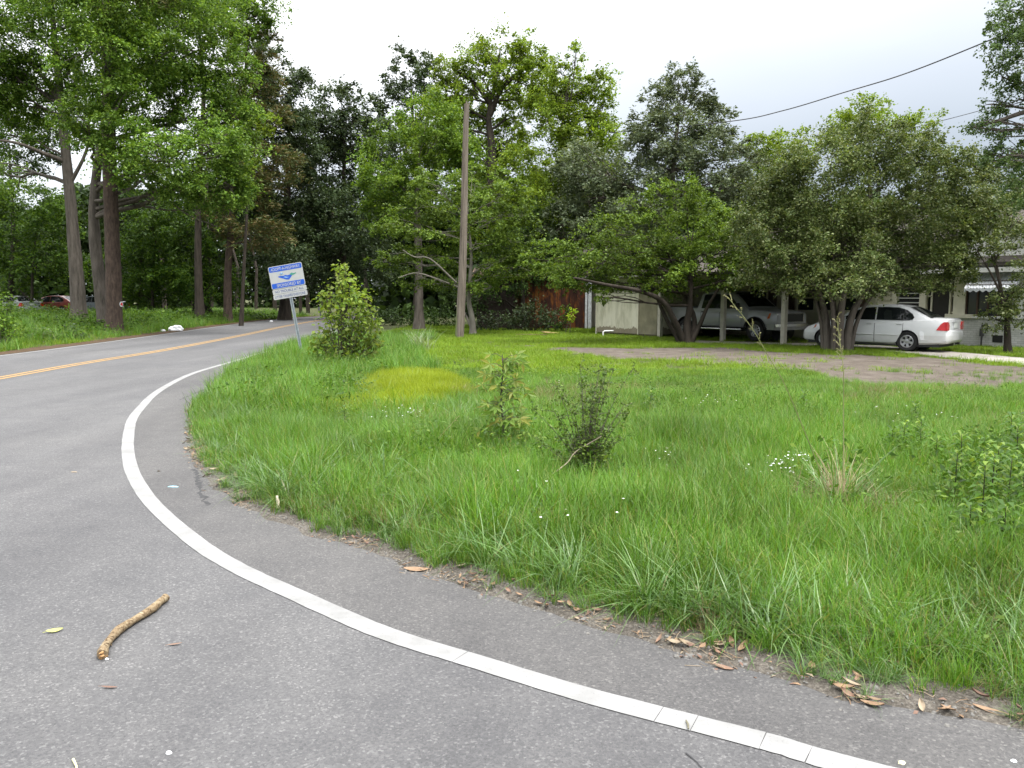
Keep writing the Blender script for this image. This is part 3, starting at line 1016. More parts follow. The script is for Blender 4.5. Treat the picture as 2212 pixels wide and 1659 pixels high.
tree('camellia_tree', 'big rounded olive-green tree with fluted stems in front of the white sedan', 24.5, (1808, 756), [(1806, 720), (1802, 670), (1798, 620), (1800, 540)], 0.13,
     [(1720, 415, 80, 70), (1790, 340, 80, 55), (1870, 305, 90, 55), (1960, 330, 80, 60), (2030, 400, 60, 70), (1690, 500, 80, 60), (1780, 450, 90, 70), (1880, 420, 100, 80), (1980, 450, 80, 70), (2060, 490, 55, 60), (1650, 545, 60, 40),
      (1730, 560, 80, 40), (1820, 540, 100, 50), (1920, 540, 100, 50), (2010, 560, 80, 40), (1780, 592, 60, 20), (1900, 592, 70, 22), (1750, 480, 90, 60, 2), (1850, 500, 100, 60, 2), (1950, 500, 80, 60, 2), (1700, 540, 70, 50, 2), (1830, 570, 110, 36, 1.5), (1620, 480, 50, 50), (2070, 570, 40, 30), (2085, 440, 50, 60), (2100, 530, 45, 50), (2050, 605, 50, 22), (2070, 370, 50, 50), (1665, 440, 60, 60), (1700, 360, 60, 50), (2000, 330, 60, 45), (2110, 470, 40, 40), (1690, 620, 60, 14), (1760, 618, 60, 14), (1860, 616, 60, 14), (1950, 618, 60, 14), (1820, 600, 120, 24, -1), (1700, 600, 60, 22), (1640, 600, 50, 20), (1960, 600, 60, 22)],
     L_OLIVE, B_GREY, cover=2.0, aspect=0.34, leaf_px=4.9, shell=0.35, flat=0.8, droop=0.1, up=0.4, out_frac=0.12,
     stems=[(0.16, [(1812, 756, -.1), (1814, 700, -.15), (1820, 650, -.2), (1832, 600, -.2), (1860, 520, -.2)]), (0.14, [(1788, 756, 0), (1786, 705, 0), (1778, 660, -.1), (1758, 615, -.2), (1690, 565, -.3)]),
            (0.15, [(1828, 756, 0), (1834, 705, 0), (1850, 660, 0), (1885, 615, 0), (1950, 555, 0)]), (0.09, [(1800, 756, -.2), (1800, 690, -.25), (1794, 640, -.3), (1780, 560, -.4)]), (0.08, [(1838, 756, .1), (1850, 700, .1), (1874, 652, .1), (1910, 615, .2), (1990, 570, .2)]),
            (0.07, [(1778, 756, .1), (1774, 700, .1), (1762, 650, .1), (1735, 610, .2), (1650, 585, .3)])])
tree('pecan_tree', 'light green crown peeking over the roof, between the silvery and the rounded tree', 55, (1665, 700), [(1665, 500), (1668, 400)], 0.25,
     [(1650, 310, 40, 26), (1700, 300, 40, 22), (1625, 335, 35, 25), (1680, 345, 60, 30), (1735, 325, 28, 25), (1650, 390, 70, 40)], L_LIGHT, B_GREY, cover=1.9, group='pecans behind the house')
tree('pecan_tree', 'light green crown rising behind the top of the rounded olive tree', 52, (1880, 700), [(1880, 450), (1875, 330)], 0.25,
     [(1870, 235, 55, 30), (1830, 260, 40, 28), (1920, 260, 45, 28), (1985, 265, 35, 28), (1890, 290, 90, 30)], L_LIGHT, B_GREY, cover=1.8, group='pecans behind the house')
tree('pecan_tree', 'blue-green tree at the right edge with a branch hanging into the sky', 21, (2330, 760), [(2320, 600), (2300, 400), (2290, 200), (2280, 0)], 0.3,
     [(2180, 25, 55, 35), (2170, 75, 40, 30, 0, .8), (2215, 110, 60, 50), (2165, 165, 32, 24, 0, .8), (2200, 215, 45, 32), (2140, 225, 22, 14, 0, .7), (2160, 265, 50, 24, 0, .8), (2105, 275, 22, 12, 0, .7), (2190, 320, 55, 40),
      (2220, 400, 50, 50), (2150, 340, 30, 22, 0, .8), (2260, 10, 60, 60)],
     L_BLUE, B_GREY, cover=1.8, stems=[(0.09, [(2290, 260, 0), (2230, 240, 0), (2160, 260, 0), (2100, 276, 0)])])
tree('holly_tree', 'dark shrubby tree against the white brick at the right edge', 23.5, (2178, 754), [(2175, 700), (2165, 640), (2150, 560)], 0.12,
     [(2185, 670, 42, 42), (2165, 655, 26, 35), (2215, 610, 36, 50, 0, .8), (2150, 550, 36, 20, 0, .5), (2195, 520, 50, 36), (2130, 470, 50, 50, 2), (2200, 460, 50, 50, 1), (2150, 690, 30, 25)],
     L_OLIVE, B_DARK, cover=1.6, stems=[(0.04, [(2170, 650, 0), (2140, 590, 0), (2110, 540, 0)]), (0.035, [(2172, 660, 0), (2150, 580, 0), (2135, 530, 0)])])

tree('holly_tree', 'olive tree filling the gap between the rounded tree and the right edge', 31, (2150, 735), [(2150, 600), (2145, 480)], 0.12,
     [(2120, 420, 60, 55), (2190, 390, 60, 55), (2160, 490, 70, 50), (2215, 470, 50, 60), (2100, 360, 40, 35, 0, .7), (2210, 540, 50, 40)], L_OLIVE, B_DARK, cover=1.8)
# far woods that read as one mass
Cs = []


def mass(px0, px1, D0, D1, ytop, ybot, n):
    px = rng.uniform(px0, px1, n)
    D = rng.uniform(D0, D1, n)
    t = rng.random(n) ** 0.8
    top = ytop + 45 * (vnoise(px, px * 0, 1 / 45.0, 21) - 0.5) * 2 + 22 * (vnoise(px, px * 0 + 5, 1 / 14.0, 22) - 0.5) * 2
    py = ybot + (top - ybot) * t
    for a, b, c in zip(px, py, D):
        Cs.append(P(a, b, c))


mass(-320, 430, 78, 96, 440, 668, 24000)
mass(380, 860, 100, 125, 430, 672, 22000)
mass(820, 1500, 66, 80, 420, 690, 22000)
mass(1450, 2600, 62, 76, 430, 690, 20000)
C = np.array(Cs)
C[:, 2] = np.maximum(C[:, 2], 0.3)
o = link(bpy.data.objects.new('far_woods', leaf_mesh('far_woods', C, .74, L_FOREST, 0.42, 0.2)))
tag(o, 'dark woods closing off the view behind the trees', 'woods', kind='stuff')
# trunks inside the far woods
mb = MB()
for i in range(46):
    px = rng.uniform(-150, 1900)
    D = rng.uniform(72, 95)
    b = P(px, 680, D)
    mb.tube([[b[0], b[1], -0.2], [b[0] + rng.normal(0, .3), b[1], 5], [b[0] + rng.normal(0, .6), b[1], 11]], [0.22, 0.17, 0.1], 6)
o = mb.build('far_woods_trunks', B_DARK)
tag(o, 'dim trunks standing in the far woods', 'woods', kind='stuff')


# ------------------------------------------------------------------ shrubs and saplings
def shrub(name, label, D, base, lobes, mat, bark, leaf_px=6, cat='shrub', nst=7, stem_r=0.012, group=None, **kw):
    bp = P(base[0], base[1], D)
    z0 = hz(bp[0], bp[1])
    foot = np.array([bp[0], bp[1], z0 - 0.03])
    root = empty(name, tuple(foot), 0, label, cat, group)
    k = D / FPX
    mb = MB()
    Cs, Os = [], []
    cover = kw.get('cover', 1.8)
    asp = kw.get('aspect', 0.34)
    for lb in lobes:
        px, py, rx, ry = lb[:4]
        c = P(px, py, D + (lb[4] if len(lb) > 4 else rng.uniform(-.4, .4) * rx * k))
        R = np.array([rx, rx, ry]) * k
        nleaf = int(cover * math.pi * rx * ry / (asp * leaf_px ** 2))
        for q in range(nst):
            e = c + unit(rng.normal(size=3)) * R * rng.uniform(0.4, 1.0)
            s0 = foot + np.array([rng.normal(0, .08), rng.normal(0, .08), 0])
            pts = bez(s0, (s0 + e) / 2 + np.array([rng.normal(0, .06), rng.normal(0, .06), 0.1]), e, 6)
            mb.tube(pts - foot, np.linspace(stem_r, stem_r * 0.35, 6), 5, cap=False)
        nc = max(8, int(kw.get('nclump', 16)))
        dirs = unit(rng.normal(size=(nc, 3)))
        cl = c + dirs * (rng.random((nc, 1)) ** 0.5) * R
        idx = rng.integers(0, nc, nleaf)
        Cs.append(cl[idx] + rng.normal(size=(nleaf, 3)) * R.mean() * kw.get('clump', 0.22))
        Os.append(unit(Cs[-1] - c))
    mb.build('stems', bark, root, 60)
    C = np.concatenate(Cs)
    C[:, 2] = np.maximum(C[:, 2], z0 + 0.02)
    me = leaf_mesh('leaves', C - foot, leaf_px * k, mat, asp, kw.get('droop', 0.3), kw.get('up', 0.9), out=np.concatenate(Os))
    fo = link(bpy.data.objects.new('foliage', me), root)
    fo['kind'] = 'stuff'
    return root


shrub('sapling', 'tall yellow-green sapling thicket just right of the tilted sign', 18.5, (745, 812),
      [(745, 600, 30, 26), (735, 580, 18, 14), (700, 650, 18, 16), (800, 690, 18, 24), (690, 740, 18, 24), (810, 740, 16, 26), (725, 630, 30, 24), (770, 640, 28, 28), (755, 665, 40, 30), (780, 690, 28, 34), (725, 700, 38, 34), (765, 720, 46, 34), (735, 750, 50, 34), (790, 750, 28, 34), (715, 780, 36, 30), (765, 785, 44, 28), (700, 730, 24, 22)],
      L_YELLOW, B_GREY, 9, 'sapling', 5, 0.012, cover=1.75, nclump=9, droop=0.45, clump=.34)
shrub('sapling', 'smaller weedy growth at the foot of the sapling thicket', 16.8, (720, 842), [(670, 815, 24, 18), (820, 800, 26, 18), (700, 800, 40, 24), (745, 810, 40, 24), (780, 815, 28, 20), (690, 825, 30, 14), (730, 835, 40, 14)],
      L_WEED, B_GREY, 6.5, 'plant', 4, 0.007, cover=1.7, clump=.4)
shrub('bush', 'light green bush cut by the left edge across the road', 27, (6, 735), [(5, 690, 30, 38), (-30, 700, 40, 40), (15, 650, 16, 22), (22, 712, 22, 22), (-10, 730, 30, 18)], L_SWEET, B_GREY, 6, 'shrub')
shrub('bush', 'grey-green bush with pale blossom sprays on the far bank', 30, (85, 733), [(85, 722, 26, 12), (70, 730, 22, 10), (105, 728, 18, 9)], L_SILVER, B_GREY, 5, 'shrub')
shrub('bush', 'dark reddish-green weed clump in front of the grey trunk', 31, (155, 735), [(155, 722, 20, 14), (150, 708, 12, 10), (165, 730, 20, 8)], L_DARK, B_DARK, 5, 'shrub')
for i, (px, py, rx, ry, D, lab) in enumerate(((300, 690, 50, 12, 44, 'low green thicket right of the pine trunk foot'), (370, 690, 50, 11, 48, 'low thicket behind the white litter bag'), (440, 690, 50, 10, 52, 'low thicket under the dark leaning trunk'),
                                            (540, 686, 50, 9, 60, 'low thicket left of the sign by the road bend'), (205, 708, 30, 12, 37, 'low thicket between grey trunk and pine trunk'), (50, 676, 60, 11, 48, 'low thicket hiding the pale car at the left edge'), (135, 678, 60, 10, 49, 'low thicket in front of the red car'))):
    shrub('thicket', lab, D, (px, py + 8), [(px - rx * .5, py, rx * .7, ry), (px + rx * .5, py, rx * .7, ry * 1.1), (px, py - ry * .6, rx * .6, ry * .8)], L_UNDER, B_DARK, 5, 'shrub', 3, group='thickets along the far verge')
shrub('bush', 'dark bush in the shade in front of the rusty shed', 38.5, (1150, 716), [(1150, 690, 40, 20), (1195, 695, 30, 16), (1120, 700, 30, 14), (1185, 676, 24, 12), (1090, 690, 40, 22), (1145, 665, 36, 16), (1050, 695, 34, 18)], L_DARK, B_DARK, 5, 'shrub')
shrub('bush', 'bright lime-green sprig against the rusty shed', 36, (1226, 712), [(1233, 678, 9, 12)], m_leaf('lime_leaf', [(.28, .42, .03), (.34, .48, .05)], 0.5), B_GREY, 6, 'plant', 3, 0.012, cover=2.4)
shrub('bush', 'dark leafy plant around the lime-green sprig', 38.3, (1215, 712), [(1215, 690, 16, 14), (1222, 670, 12, 10), (1205, 702, 16, 8)], L_UNDER, B_DARK, 5, 'plant', 3)
for px, py, rx, ry, D, lab in ((850, 690, 36, 18, 47, 'shaded bush under the maple, farthest left of its row'), (905, 688, 36, 22, 46, 'shaded bush behind the foot of the pole on its left side'), (960, 690, 34, 20, 45, 'shaded bush just behind the pole foot'),
                               (800, 686, 36, 16, 52, 'shaded bush between thicket and maple')):
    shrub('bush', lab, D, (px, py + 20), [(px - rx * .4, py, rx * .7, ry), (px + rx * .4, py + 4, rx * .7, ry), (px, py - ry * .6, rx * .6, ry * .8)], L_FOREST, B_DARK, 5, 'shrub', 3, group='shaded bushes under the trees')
shrub('weed_patch', 'dark green weed mound beyond the yellow grass patch', 19.5, (950, 803), [(940, 793, 34, 9), (975, 790, 28, 8), (920, 797, 20, 7)], L_UNDER, B_DARK, 5, 'plant', 3, 0.005)

# young sweetgum with star leaves
SAP = G(1085, 985)
SAP[2] = hz(SAP[0], SAP[1])


def star_leaf(c, a, nrm, L):
    """five pointed lobes"""
    a = a / np.linalg.norm(a)
    b = np.cross(a, nrm)
    b /= np.linalg.norm(b)
    n = np.cross(b, a)
    V, F = [], []
    for ang, s in ((0, 1.0), (0.95, 0.9), (-0.95, 0.9), (1.95, 0.62), (-1.95, 0.62)):
        d = a * math.cos(ang) + b * math.sin(ang)
        e = np.cross(d, n)
        i = len(V)
        V += [c, c + d * L * s * .42 + e * L * .17 * s + n * L * .03, c + d * L * s - n * L * .12, c + d * L * s * .42 - e * L * .17 * s + n * L * .03]
        F.append((i, i + 1, i + 2, i + 3))
    return V, F


L_STAR = m_leaf('young_sweetgum_leaf', [(.10, .18, .025), (.13, .22, .035), (.17, .25, .06), (.22, .23, .05)], 0.5, 0.35, 0.15, 3)
root = empty('sapling', tuple(SAP), 0, 'young sweetgum sapling with star-shaped leaves standing in the tall grass', 'sapling')
mb = MB()
stem = np.array([[0, 0, 0], [.01, 0, .3], [-.015, .01, .6], [.01, 0, .9], [.0, 0, 1.05]])
mb.tube(spline(stem, 4), np.linspace(.011, .004, 17), 6)
lb = MB()
for i in range(105):
    t = rng.random() ** 0.85
    z = 0.12 + 0.95 * t
    ang = rng.uniform(0, 2 * math.pi)
    ext = rng.uniform(.06, .27) * (1.0 if t < .8 else .8)
    d = np.array([math.cos(ang), math.sin(ang), rng.uniform(-.1, .45)])
    s0 = np.array([0.0, 0, z - 0.1 * rng.random()])
    c = s0 + d * ext
    mb.tube([s0, (s0 + c) / 2 + [0, 0, .02], c], [.0035, .0025, .0015], 4, cap=False)
    V_, F_ = star_leaf(c, np.array([d[0], d[1], -0.25 + rng.normal(0, .2)]), np.array([d[0] * .2, d[1] * .2 - .8, .7]) + rng.normal(0, .3, 3), rng.uniform(.085, .145))
    lb.add(V_, F_)
mb.build('stem', B_GREY, root, 60)
lo_ = lb.build('foliage', L_STAR, root)
lo_['kind'] = 'stuff'

# dark twiggy shrub
TW = G(1265, 1052)
TW[2] = hz(TW[0], TW[1])
root = empty('twiggy_shrub', tuple(TW), 0, 'dark wiry shrub of fine twigs and tiny leaves in the tall grass', 'shrub')
mb = MB()
tips = []
for i in range(46):
    ang = rng.uniform(0, 2 * math.pi)
    e = np.array([math.cos(ang) * rng.uniform(.05, .48), math.sin(ang) * rng.uniform(.05, .40), rng.uniform(.35, 1.08)])
    pts = bez(np.array([rng.normal(0, .03), rng.normal(0, .03), 0]), e * np.array([.3, .3, .6]), e, 8)
    mb.tube(pts, np.linspace(.0045, .0016, 8), 4, cap=False)
    for j in range(16):
        s0 = pts[rng.integers(2, 8)]
        t_ = s0 + unit(rng.normal(size=3) * np.array([1, 1, .6])) * rng.uniform(.04, .13)
        mb.tube([s0, t_], [.0017, .001], 3, cap=False)
        tips += [s0 + (t_ - s0) * q for q in rng.random(9)]
mb.build('stems', B_GREY, root)
tips = np.array(tips)
tips = tips + rng.normal(0, .008, tips.shape)
fo = link(bpy.data.objects.new('foliage', leaf_mesh('leaves', tips, .022, m_leaf('tiny_dark_leaf', [(.05, .095, .016), (.075, .135, .02), (.12, .18, .03)], .25, .4), .38, 0)), root)
fo['kind'] = 'stuff'
mb = MB()
q = [P(1185, 1030, 6.4), P(1225, 1000, 6.5), P(1245, 975, 6.55), P(1300, 942, 6.6)]
mb.tube(spline(q, 4), np.linspace(.006, .003, 13), 6)
tag(mb.build('dead_branch', m_simple('dry_wood', (.22, .18, .13), .85, .2, 30), None, 60), 'bare tan branch lying across the wiry shrub', 'branch')


# ------------------------------------------------------------------ vehicles
M_TYRE = m_simple('tyre_rubber', (.018, .018, .018), .75, .2, 30, spec=.3)
M_ALLOY = m_simple('alloy_wheel', (.42, .42, .43), .35, .1, 20, metal=.7)
M_DARK = m_simple('black_plastic', (.015, .015, .016), .6, .2, 20)
M_CHROME = m_simple('chrome', (.6, .6, .62), .15, .05, 10, metal=1.0)
M_RED = m_simple('red_lens', (.42, .012, .012), .18, .1, 20, coat=.6)
M_AMBER = m_simple('amber_lens', (.42, .10, .02), .2, .1, 20, coat=.5)
M_LENS = m_simple('clear_lens', (.45, .45, .46), .12, .15, 20, metal=.5, coat=.6)
M_PLATE = m_simple('plate_white', (.62, .64, .62), .5, .1, 60)
M_SEAT = m_simple('grey_cloth', (.12, .115, .105), .9, .1, 10)


def m_glass(name, col=(.012, .015, .016), alpha=0.45):
    m = Mat(name)
    pr = m.principled(col, .04, 0, .6)
    tr = m.n('ShaderNodeBsdfTransparent')
    tr.inputs['Color'].default_value = (.55, .62, .60, 1)
    mx = m.n('ShaderNodeMixShader')
    mx.inputs[0].default_value = alpha
    m.l(pr.outputs[0], mx.inputs[1])
    m.l(tr.outputs[0], mx.inputs[2])
    return m.end(mx)


M_AUTOGLASS = m_glass('car_glass')


def m_paint(name, col, metal=0.0):
    m = Mat(name)
    p = m.pos(obj=True)
    n1 = m.noise(p, 3.0, 4)
    z = m.n('ShaderNodeSeparateXYZ')
    m.l(p, z.inputs[0])
    dirt = m.math('MULTIPLY', m.math('LESS_THAN', z.outputs['Z'], 0.5), m.noise(p, 9, 5, .7))
    c = m.mixc(m.math('MULTIPLY', dirt, .35), m.ramp(n1, [(.3, tuple(x * .95 for x in col)), (.7, col)]), (.25, .22, .18))
    return m.end(m.principled(c, .32, metal, .5, None, .7))


class Body:
    """car shell through stations (x, half width, z bottom, z top, crown)"""

    def __init__(s, st, inset=0.12, waist=0.68):
        s.st = np.array(sorted(st), float)
        s.inset = inset

    def par(s, x):
        return [np.interp(x, s.st[:, 0], s.st[:, k]) for k in range(1, 5)]

    def prof(s, x):
        w, zb, zt, cr = s.par(x)
        h = zt - zb
        i = s.inset
        return [(0, zb), (w - i, zb), (w - .035, zb + .05 * h / .7), (w - .004, zb + .22 * h), (w, zb + .45 * h), (w - .006, zb + .65 * h), (w - .022, zb + .84 * h), (w - .05, zt - .035), (w - i, zt), (w * .5, zt + cr * .8), (0, zt + cr)]

    def side(s, x, z):
        pr = s.prof(x)[1:9]
        return float(np.interp(z, [q[1] for q in pr], [q[0] for q in pr]))

    def mesh(s, mb, mi=0, xs=None):
        xs = s.st[:, 0] if xs is None else xs
        R = []
        for x in xs:
            h = s.prof(x)
            full = [(y, z) for y, z in h] + [(-y, z) for y, z in h[-2:0:-1]]
            R.append([(x, y, z) for y, z in full])
        k = len(R[0])
        V = [p for r in R for p in r]
        F = []
        for a in range(len(R) - 1):
            for j in range(k):
                F.append((a * k + j, a * k + (j + 1) % k, (a + 1) * k + (j + 1) % k, (a + 1) * k + j))
        F.append(tuple(range(k)))
        F.append(tuple(range((len(R) - 1) * k, len(R) * k)))
        mb.add(V, F, mi)


def cut(ob, cutters):
    """take cylinders (x, y0, y1, z, r) out of a mesh object, as wheel arches"""
    mb = MB()
    for x, y0, y1, z, r in cutters:
        mb.tube([(x, y0, z), (x, y1, z)], r, 28)
    c = mb.build('cutter', M_DARK, ob.parent)
    md = ob.modifiers.new('b', 'BOOLEAN')
    md.operation = 'DIFFERENCE'
    md.object = c
    md.solver = 'EXACT'
    dg = bpy.context.evaluated_depsgraph_get()
    me = bpy.data.meshes.new_from_object(ob.evaluated_get(dg))
    ob.modifiers.clear()
    ob.data = me
    bpy.data.objects.remove(c)
    me.polygons.foreach_set('use_smooth', np.ones(len(me.polygons), dtype=bool))
    me.set_sharp_from_angle(angle=math.radians(32))


def wheel_meshes(r, wd, rr, spokes, style):
    """tyre and rim about the Y axis, outer face at +Y"""
    t = MB()
    h = wd / 2
    t.lathe([(rr, -h * .85), (rr + .02, -h), (r - .03, -h), (r - .008, -h * .75), (r, -h * .5), (r, h * .5), (r - .008, h * .75), (r - .03, h), (rr + .02, h), (rr, h * .85)], 32, 'y')
    q = MB()
    q.lathe([(rr + .004, h * .82), (rr - .015, h * .9), (rr - .03, h * .7), (rr - .035, -h * .8)], 32, 'y', mi=0)
    q.lathe([(rr - .03, h * .15), (.001, h * .15)], 28, 'y', mi=1)
    q.lathe([(.07, h * .2), (.065, h * .75), (.03, h * .82), (.001, h * .82)], 16, 'y', mi=0)
    for i in range(spokes):
        a = 2 * math.pi * i / spokes + .3
        ca, sa = math.cos(a), math.sin(a)
        w0, w1 = (.035, .05) if style == 'wide' else (.022, .018)
        offs = (0,) if style == 'wide' else (-.04, .04)
        for o_ in offs:
            V = []
            for rad, ww, hh in ((.05, w0, h * .72), (rr * .6, w0 * .9, h * .8), (rr - .01, w1, h * .84)):
                for s_ in (-1, 1):
                    for yy in (hh, hh - .035):
                        V.append((rad * ca - (s_ * ww + o_) * sa, yy, rad * sa + (s_ * ww + o_) * ca))
            F = []
            for b in (0, 4):
                F += [(b, b + 2, b + 6, b + 4), (b + 1, b + 5, b + 7, b + 3), (b, b + 4, b + 5, b + 1), (b + 2, b + 3, b + 7, b + 6)]
            q.add(V, F, 0)
    return t.mesh('tyre', M_TYRE, 40), q.mesh('rim', [M_ALLOY, M_DARK], 35)


def put_wheels(root, spots, r, wd, rr, spokes, style):
    tm, rm = wheel_meshes(r, wd, rr, spokes, style)
    for x, y in spots:
        wz = 0 if y > 0 else math.pi
        t = bpy.data.objects.new('wheel', tm)
        link(t, root)
        t.location = (x, y, r)
        t.rotation_euler = (0, 0, wz)
        q = bpy.data.objects.new('rim', rm)
        link(q, t)


def patch(fn, u, v, nu, nv):
    V = [fn(u[0] + (u[1] - u[0]) * i / nu, v[0] + (v[1] - v[0]) * j / nv) for j in range(nv + 1) for i in range(nu + 1)]
    F = [(j * (nu + 1) + i, j * (nu + 1) + i + 1, (j + 1) * (nu + 1) + i + 1, (j + 1) * (nu + 1) + i) for j in range(nv) for i in range(nu)]
    return V, F


class House_:
    pass


def greenhouse(mb, xs, hz_, zb, wb, slope, crown=.025, inset=.09, mi=0):
    """cabin: xs/hz_ give the roof line; side plane y = wb - (z - zb) * slope"""
    R = []
    for x, h in zip(xs, hz_):
        sh = max(zb + .005, h - .055)
        ys = wb - (sh - zb) * slope
        yt = max(.05, wb - (h - zb) * slope - inset)
        pr = [(wb, zb - .04), (ys, sh), ((ys + yt) / 2 + .02, h - .012), (yt, h), (yt * .5, h + crown * .8), (0, h + crown)]
        R.append([(x, y, z) for y, z in pr] + [(x, -y, z) for y, z in pr[-2::-1]])
    k = len(R[0])
    V = [p for r in R for p in r]
    F = []
    for a in range(len(R) - 1):
        for j in range(k - 1):
            F.append((a * k + j, a * k + j + 1, (a + 1) * k + j + 1, (a + 1) * k + j))
    F.append(tuple(range(k)))
    F.append(tuple(range((len(R) - 1) * k, len(R) * k)))
    mb.add(V, F, mi)


def side_pane(poly, zb, wb, slope, s_, off=.006, mi=0, mb=None):
    """flat glass on the cabin side"""
    mb = mb or MB()
    V = [(x, s_ * (wb - (z - zb) * slope + off), z) for x, z in poly]
    V += [(x, s_ * (wb - (z - zb) * slope - .012), z) for x, z in poly]
    n = len(poly)
    mb.add(V, [tuple(range(n)), tuple(range(n, 2 * n))] + [(i, (i + 1) % n, n + (i + 1) % n, n + i) for i in range(n)], mi)
    return mb


def inset_poly(poly, d):
    c = np.mean(poly, axis=0)
    return [tuple(c + (np.array(p) - c) * (1 + d / np.linalg.norm(np.array(p) - c))) for p in poly]


def make_sedan(label, loc, rz, col, detail=True, group=None):
    paint = m_paint('car_paint', col)
    root = empty('sedan', loc, rz, label, 'car', group)
    B = Body([(-2.27, .60, .36, .60, .0), (-2.25, .70, .30, .63, .0), (-2.20, .785, .27, .66, .01), (-2.185, .80, .26, .95, .015), (-2.13, .815, .25, .985, .02), (-1.95, .835, .24, 1.0, .03), (-1.6, .85, .22, .99, .035), (-1.0, .855, .20, .955, .035),
              (-.4, .855, .20, .94, .035), (.3, .855, .20, .925, .035), (.9, .852, .20, .915, .04), (1.2, .848, .20, .885, .055), (1.55, .838, .205, .835, .06), (1.85, .81, .22, .76, .06), (2.05, .77, .23, .69, .05), (2.17, .70, .25, .62, .03), (2.23, .60, .30, .55, .02)])
    mb = MB()
    B.mesh(mb)
    body = mb.build('body', [paint, M_DARK], root, 32)
    cut(body, [(1.42, .45, 1.1, .31, .345), (1.42, -1.1, -.45, .31, .345), (-1.115, .45, 1.1, .31, .345), (-1.115, -1.1, -.45, .31, .345)])
    # dark wells behind the wheels
    for x in (1.42, -1.115):
        for s_ in (-1, 1):
            mb = MB()
            mb.lathe([(.001, s_ * .46), (.335, s_ * .46), (.335, s_ * .70)], 20, 'y', (x, 0, .31))
            mb.build('wheel_well', M_DARK, root)
    xs = [1.22, .9, .65, .42, .25, 0, -.3, -.6, -.85, -1.05, -1.25, -1.5, -1.76]
    hh = [.925, 1.08, 1.215, 1.325, 1.372, 1.40, 1.41, 1.405, 1.385, 1.345, 1.25, 1.12, .985]
    mb = MB()
    zb, wb, sl = .92, .80, .42
    greenhouse(mb, xs, hh, zb, wb, sl)
    mb.build('cabin', paint, root, 40)

    def hgt_(x):
        return float(np.interp(-x, [-q for q in xs], hh))
    fr = [(.92, .955), (.62, 1.125), (.40, 1.24), (.20, 1.305), (-.10, 1.338), (-.12, .955)]
    re = [(-.20, .955), (-.18, 1.338), (-.5, 1.335), (-.8, 1.312), (-1.02, 1.25), (-1.19, 1.14), (-1.26, 1.04), (-1.22, .975), (-1.12, .955)]
    for s_ in (1, -1):
        for poly in (fr, re):
            t = side_pane(inset_poly(poly, .022), zb, wb, sl, s_, .003).build('window_trim', M_DARK, root)
            g_ = side_pane(poly, zb, wb, sl, s_, .008).build('window', M_AUTOGLASS, t)
        if detail:
            # pale seats seen through the glass, sitting just inside it
            pl = MB()
            pl.prism([(-.42, .965), (-.36, 1.16), (-.42, 1.27), (-.58, 1.24), (-.66, .965)], 0, 1, lambda a, b, h: (a, s_ * (wb - (b - zb) * sl + .0045 + h * .001), b))
            pl.build('seat_back', M_SEAT, root)

    def top(x, t, off):
        h = hgt_(x)
        yt = wb - (h - zb) * sl - .13
        y = yt * t
        return (x, y, h + .025 * (1 - abs(t) ** 1.6) + off)
    for nm, x0, x1 in (('rear_window', -1.10, -1.70), ('windscreen', .42, 1.14)):
        for n_, sc, off, mt in (('trim', 1.04, .004, M_DARK), (nm, 1.0, .009, M_AUTOGLASS)):
            ob = MB()
            dx = .02 if n_ == 'trim' else 0
            sg = 1 if x1 > x0 else -1
            V_, F_ = patch(lambda a, b: top(a, b * sc, off), (x0 - dx * sg, x1 + dx * sg), (-.97, .97), 8, 8)
            ob.add(V_, F_)
            o_ = ob.build(n_ if n_ != 'trim' else 'window_trim', mt, root, 60)
    for s_ in (1, -1):
        def sd(x, z, off):
            return (x, s_ * (B.side(x, z) + off), z)
        # doors: skins with shut lines round them
        for xa, xb, lean in ((1.02, -.145, 0.0), (-.165, -.98, .17)):
            ob = MB()
            V_, F_ = [], []
            nu, nv = 10, 8
            for j in range(nv + 1):
                z = .27 + (.905 - .27) * j / nv
                b = xb + (lean * max(0, (.62 - z) / .35) if lean else 0)
                for i in range(nu + 1):
                    V_.append(sd(xa + (b - xa) * i / nu, z, .005))
            F_ = [(j * (nu + 1) + i, j * (nu + 1) + i + 1, (j + 1) * (nu + 1) + i + 1, (j + 1) * (nu + 1) + i) for j in range(nv) for i in range(nu)]
            ob.add(V_, F_)
            door = ob.build('door', paint, root, 60)
            # shut line
            for xx in (xa + .008, xb - .008):
                ln2 = MB()
                q = [sd(xx + (lean * max(0, (.62 - z) / .35) if (lean and xx < xb + .001) else 0), z, .0025) for z in np.linspace(.25, .93, 8)]
                ln2.tube(q, .006, 4)
                ln2.build('shut_line', M_DARK, door)
            hx = xb + .16 if not lean else xb + .10
            hb = MB()
            hb.box(sd(hx, .835, .018), (.17, .03, .035))
            hb.build('handle', paint, door)
            hb = MB()
            hb.box(sd(hx, .822, .006), (.15, .012, .03))
            hb.build('handle_recess', M_DARK, door)
            mo = MB()
            mo.tube([sd(x, .50, .012) for x in np.linspace(xa - .03, xb + (.12 if lean else .03), 6)], .018, 6)
            mo.build('side_moulding', paint, door, 60)
        # lamps
        tl = MB()
        tl.prism([(-1.93, .665), (-2.17, .655), (-2.185, .90), (-2.12, .915), (-2.04, .84)], 0, 1, lambda a, b, h: sd(a, b, -.03 + .05 * h))
        tl.prism([(.815, .655), (.60, .665), (.58, .80), (.66, .90), (.80, .915)], 0, 1, lambda a, b, h: (-2.15 - .07 * h, s_ * a, b))
        tl.build('tail_light', M_RED, root, 30)
        hl = MB()
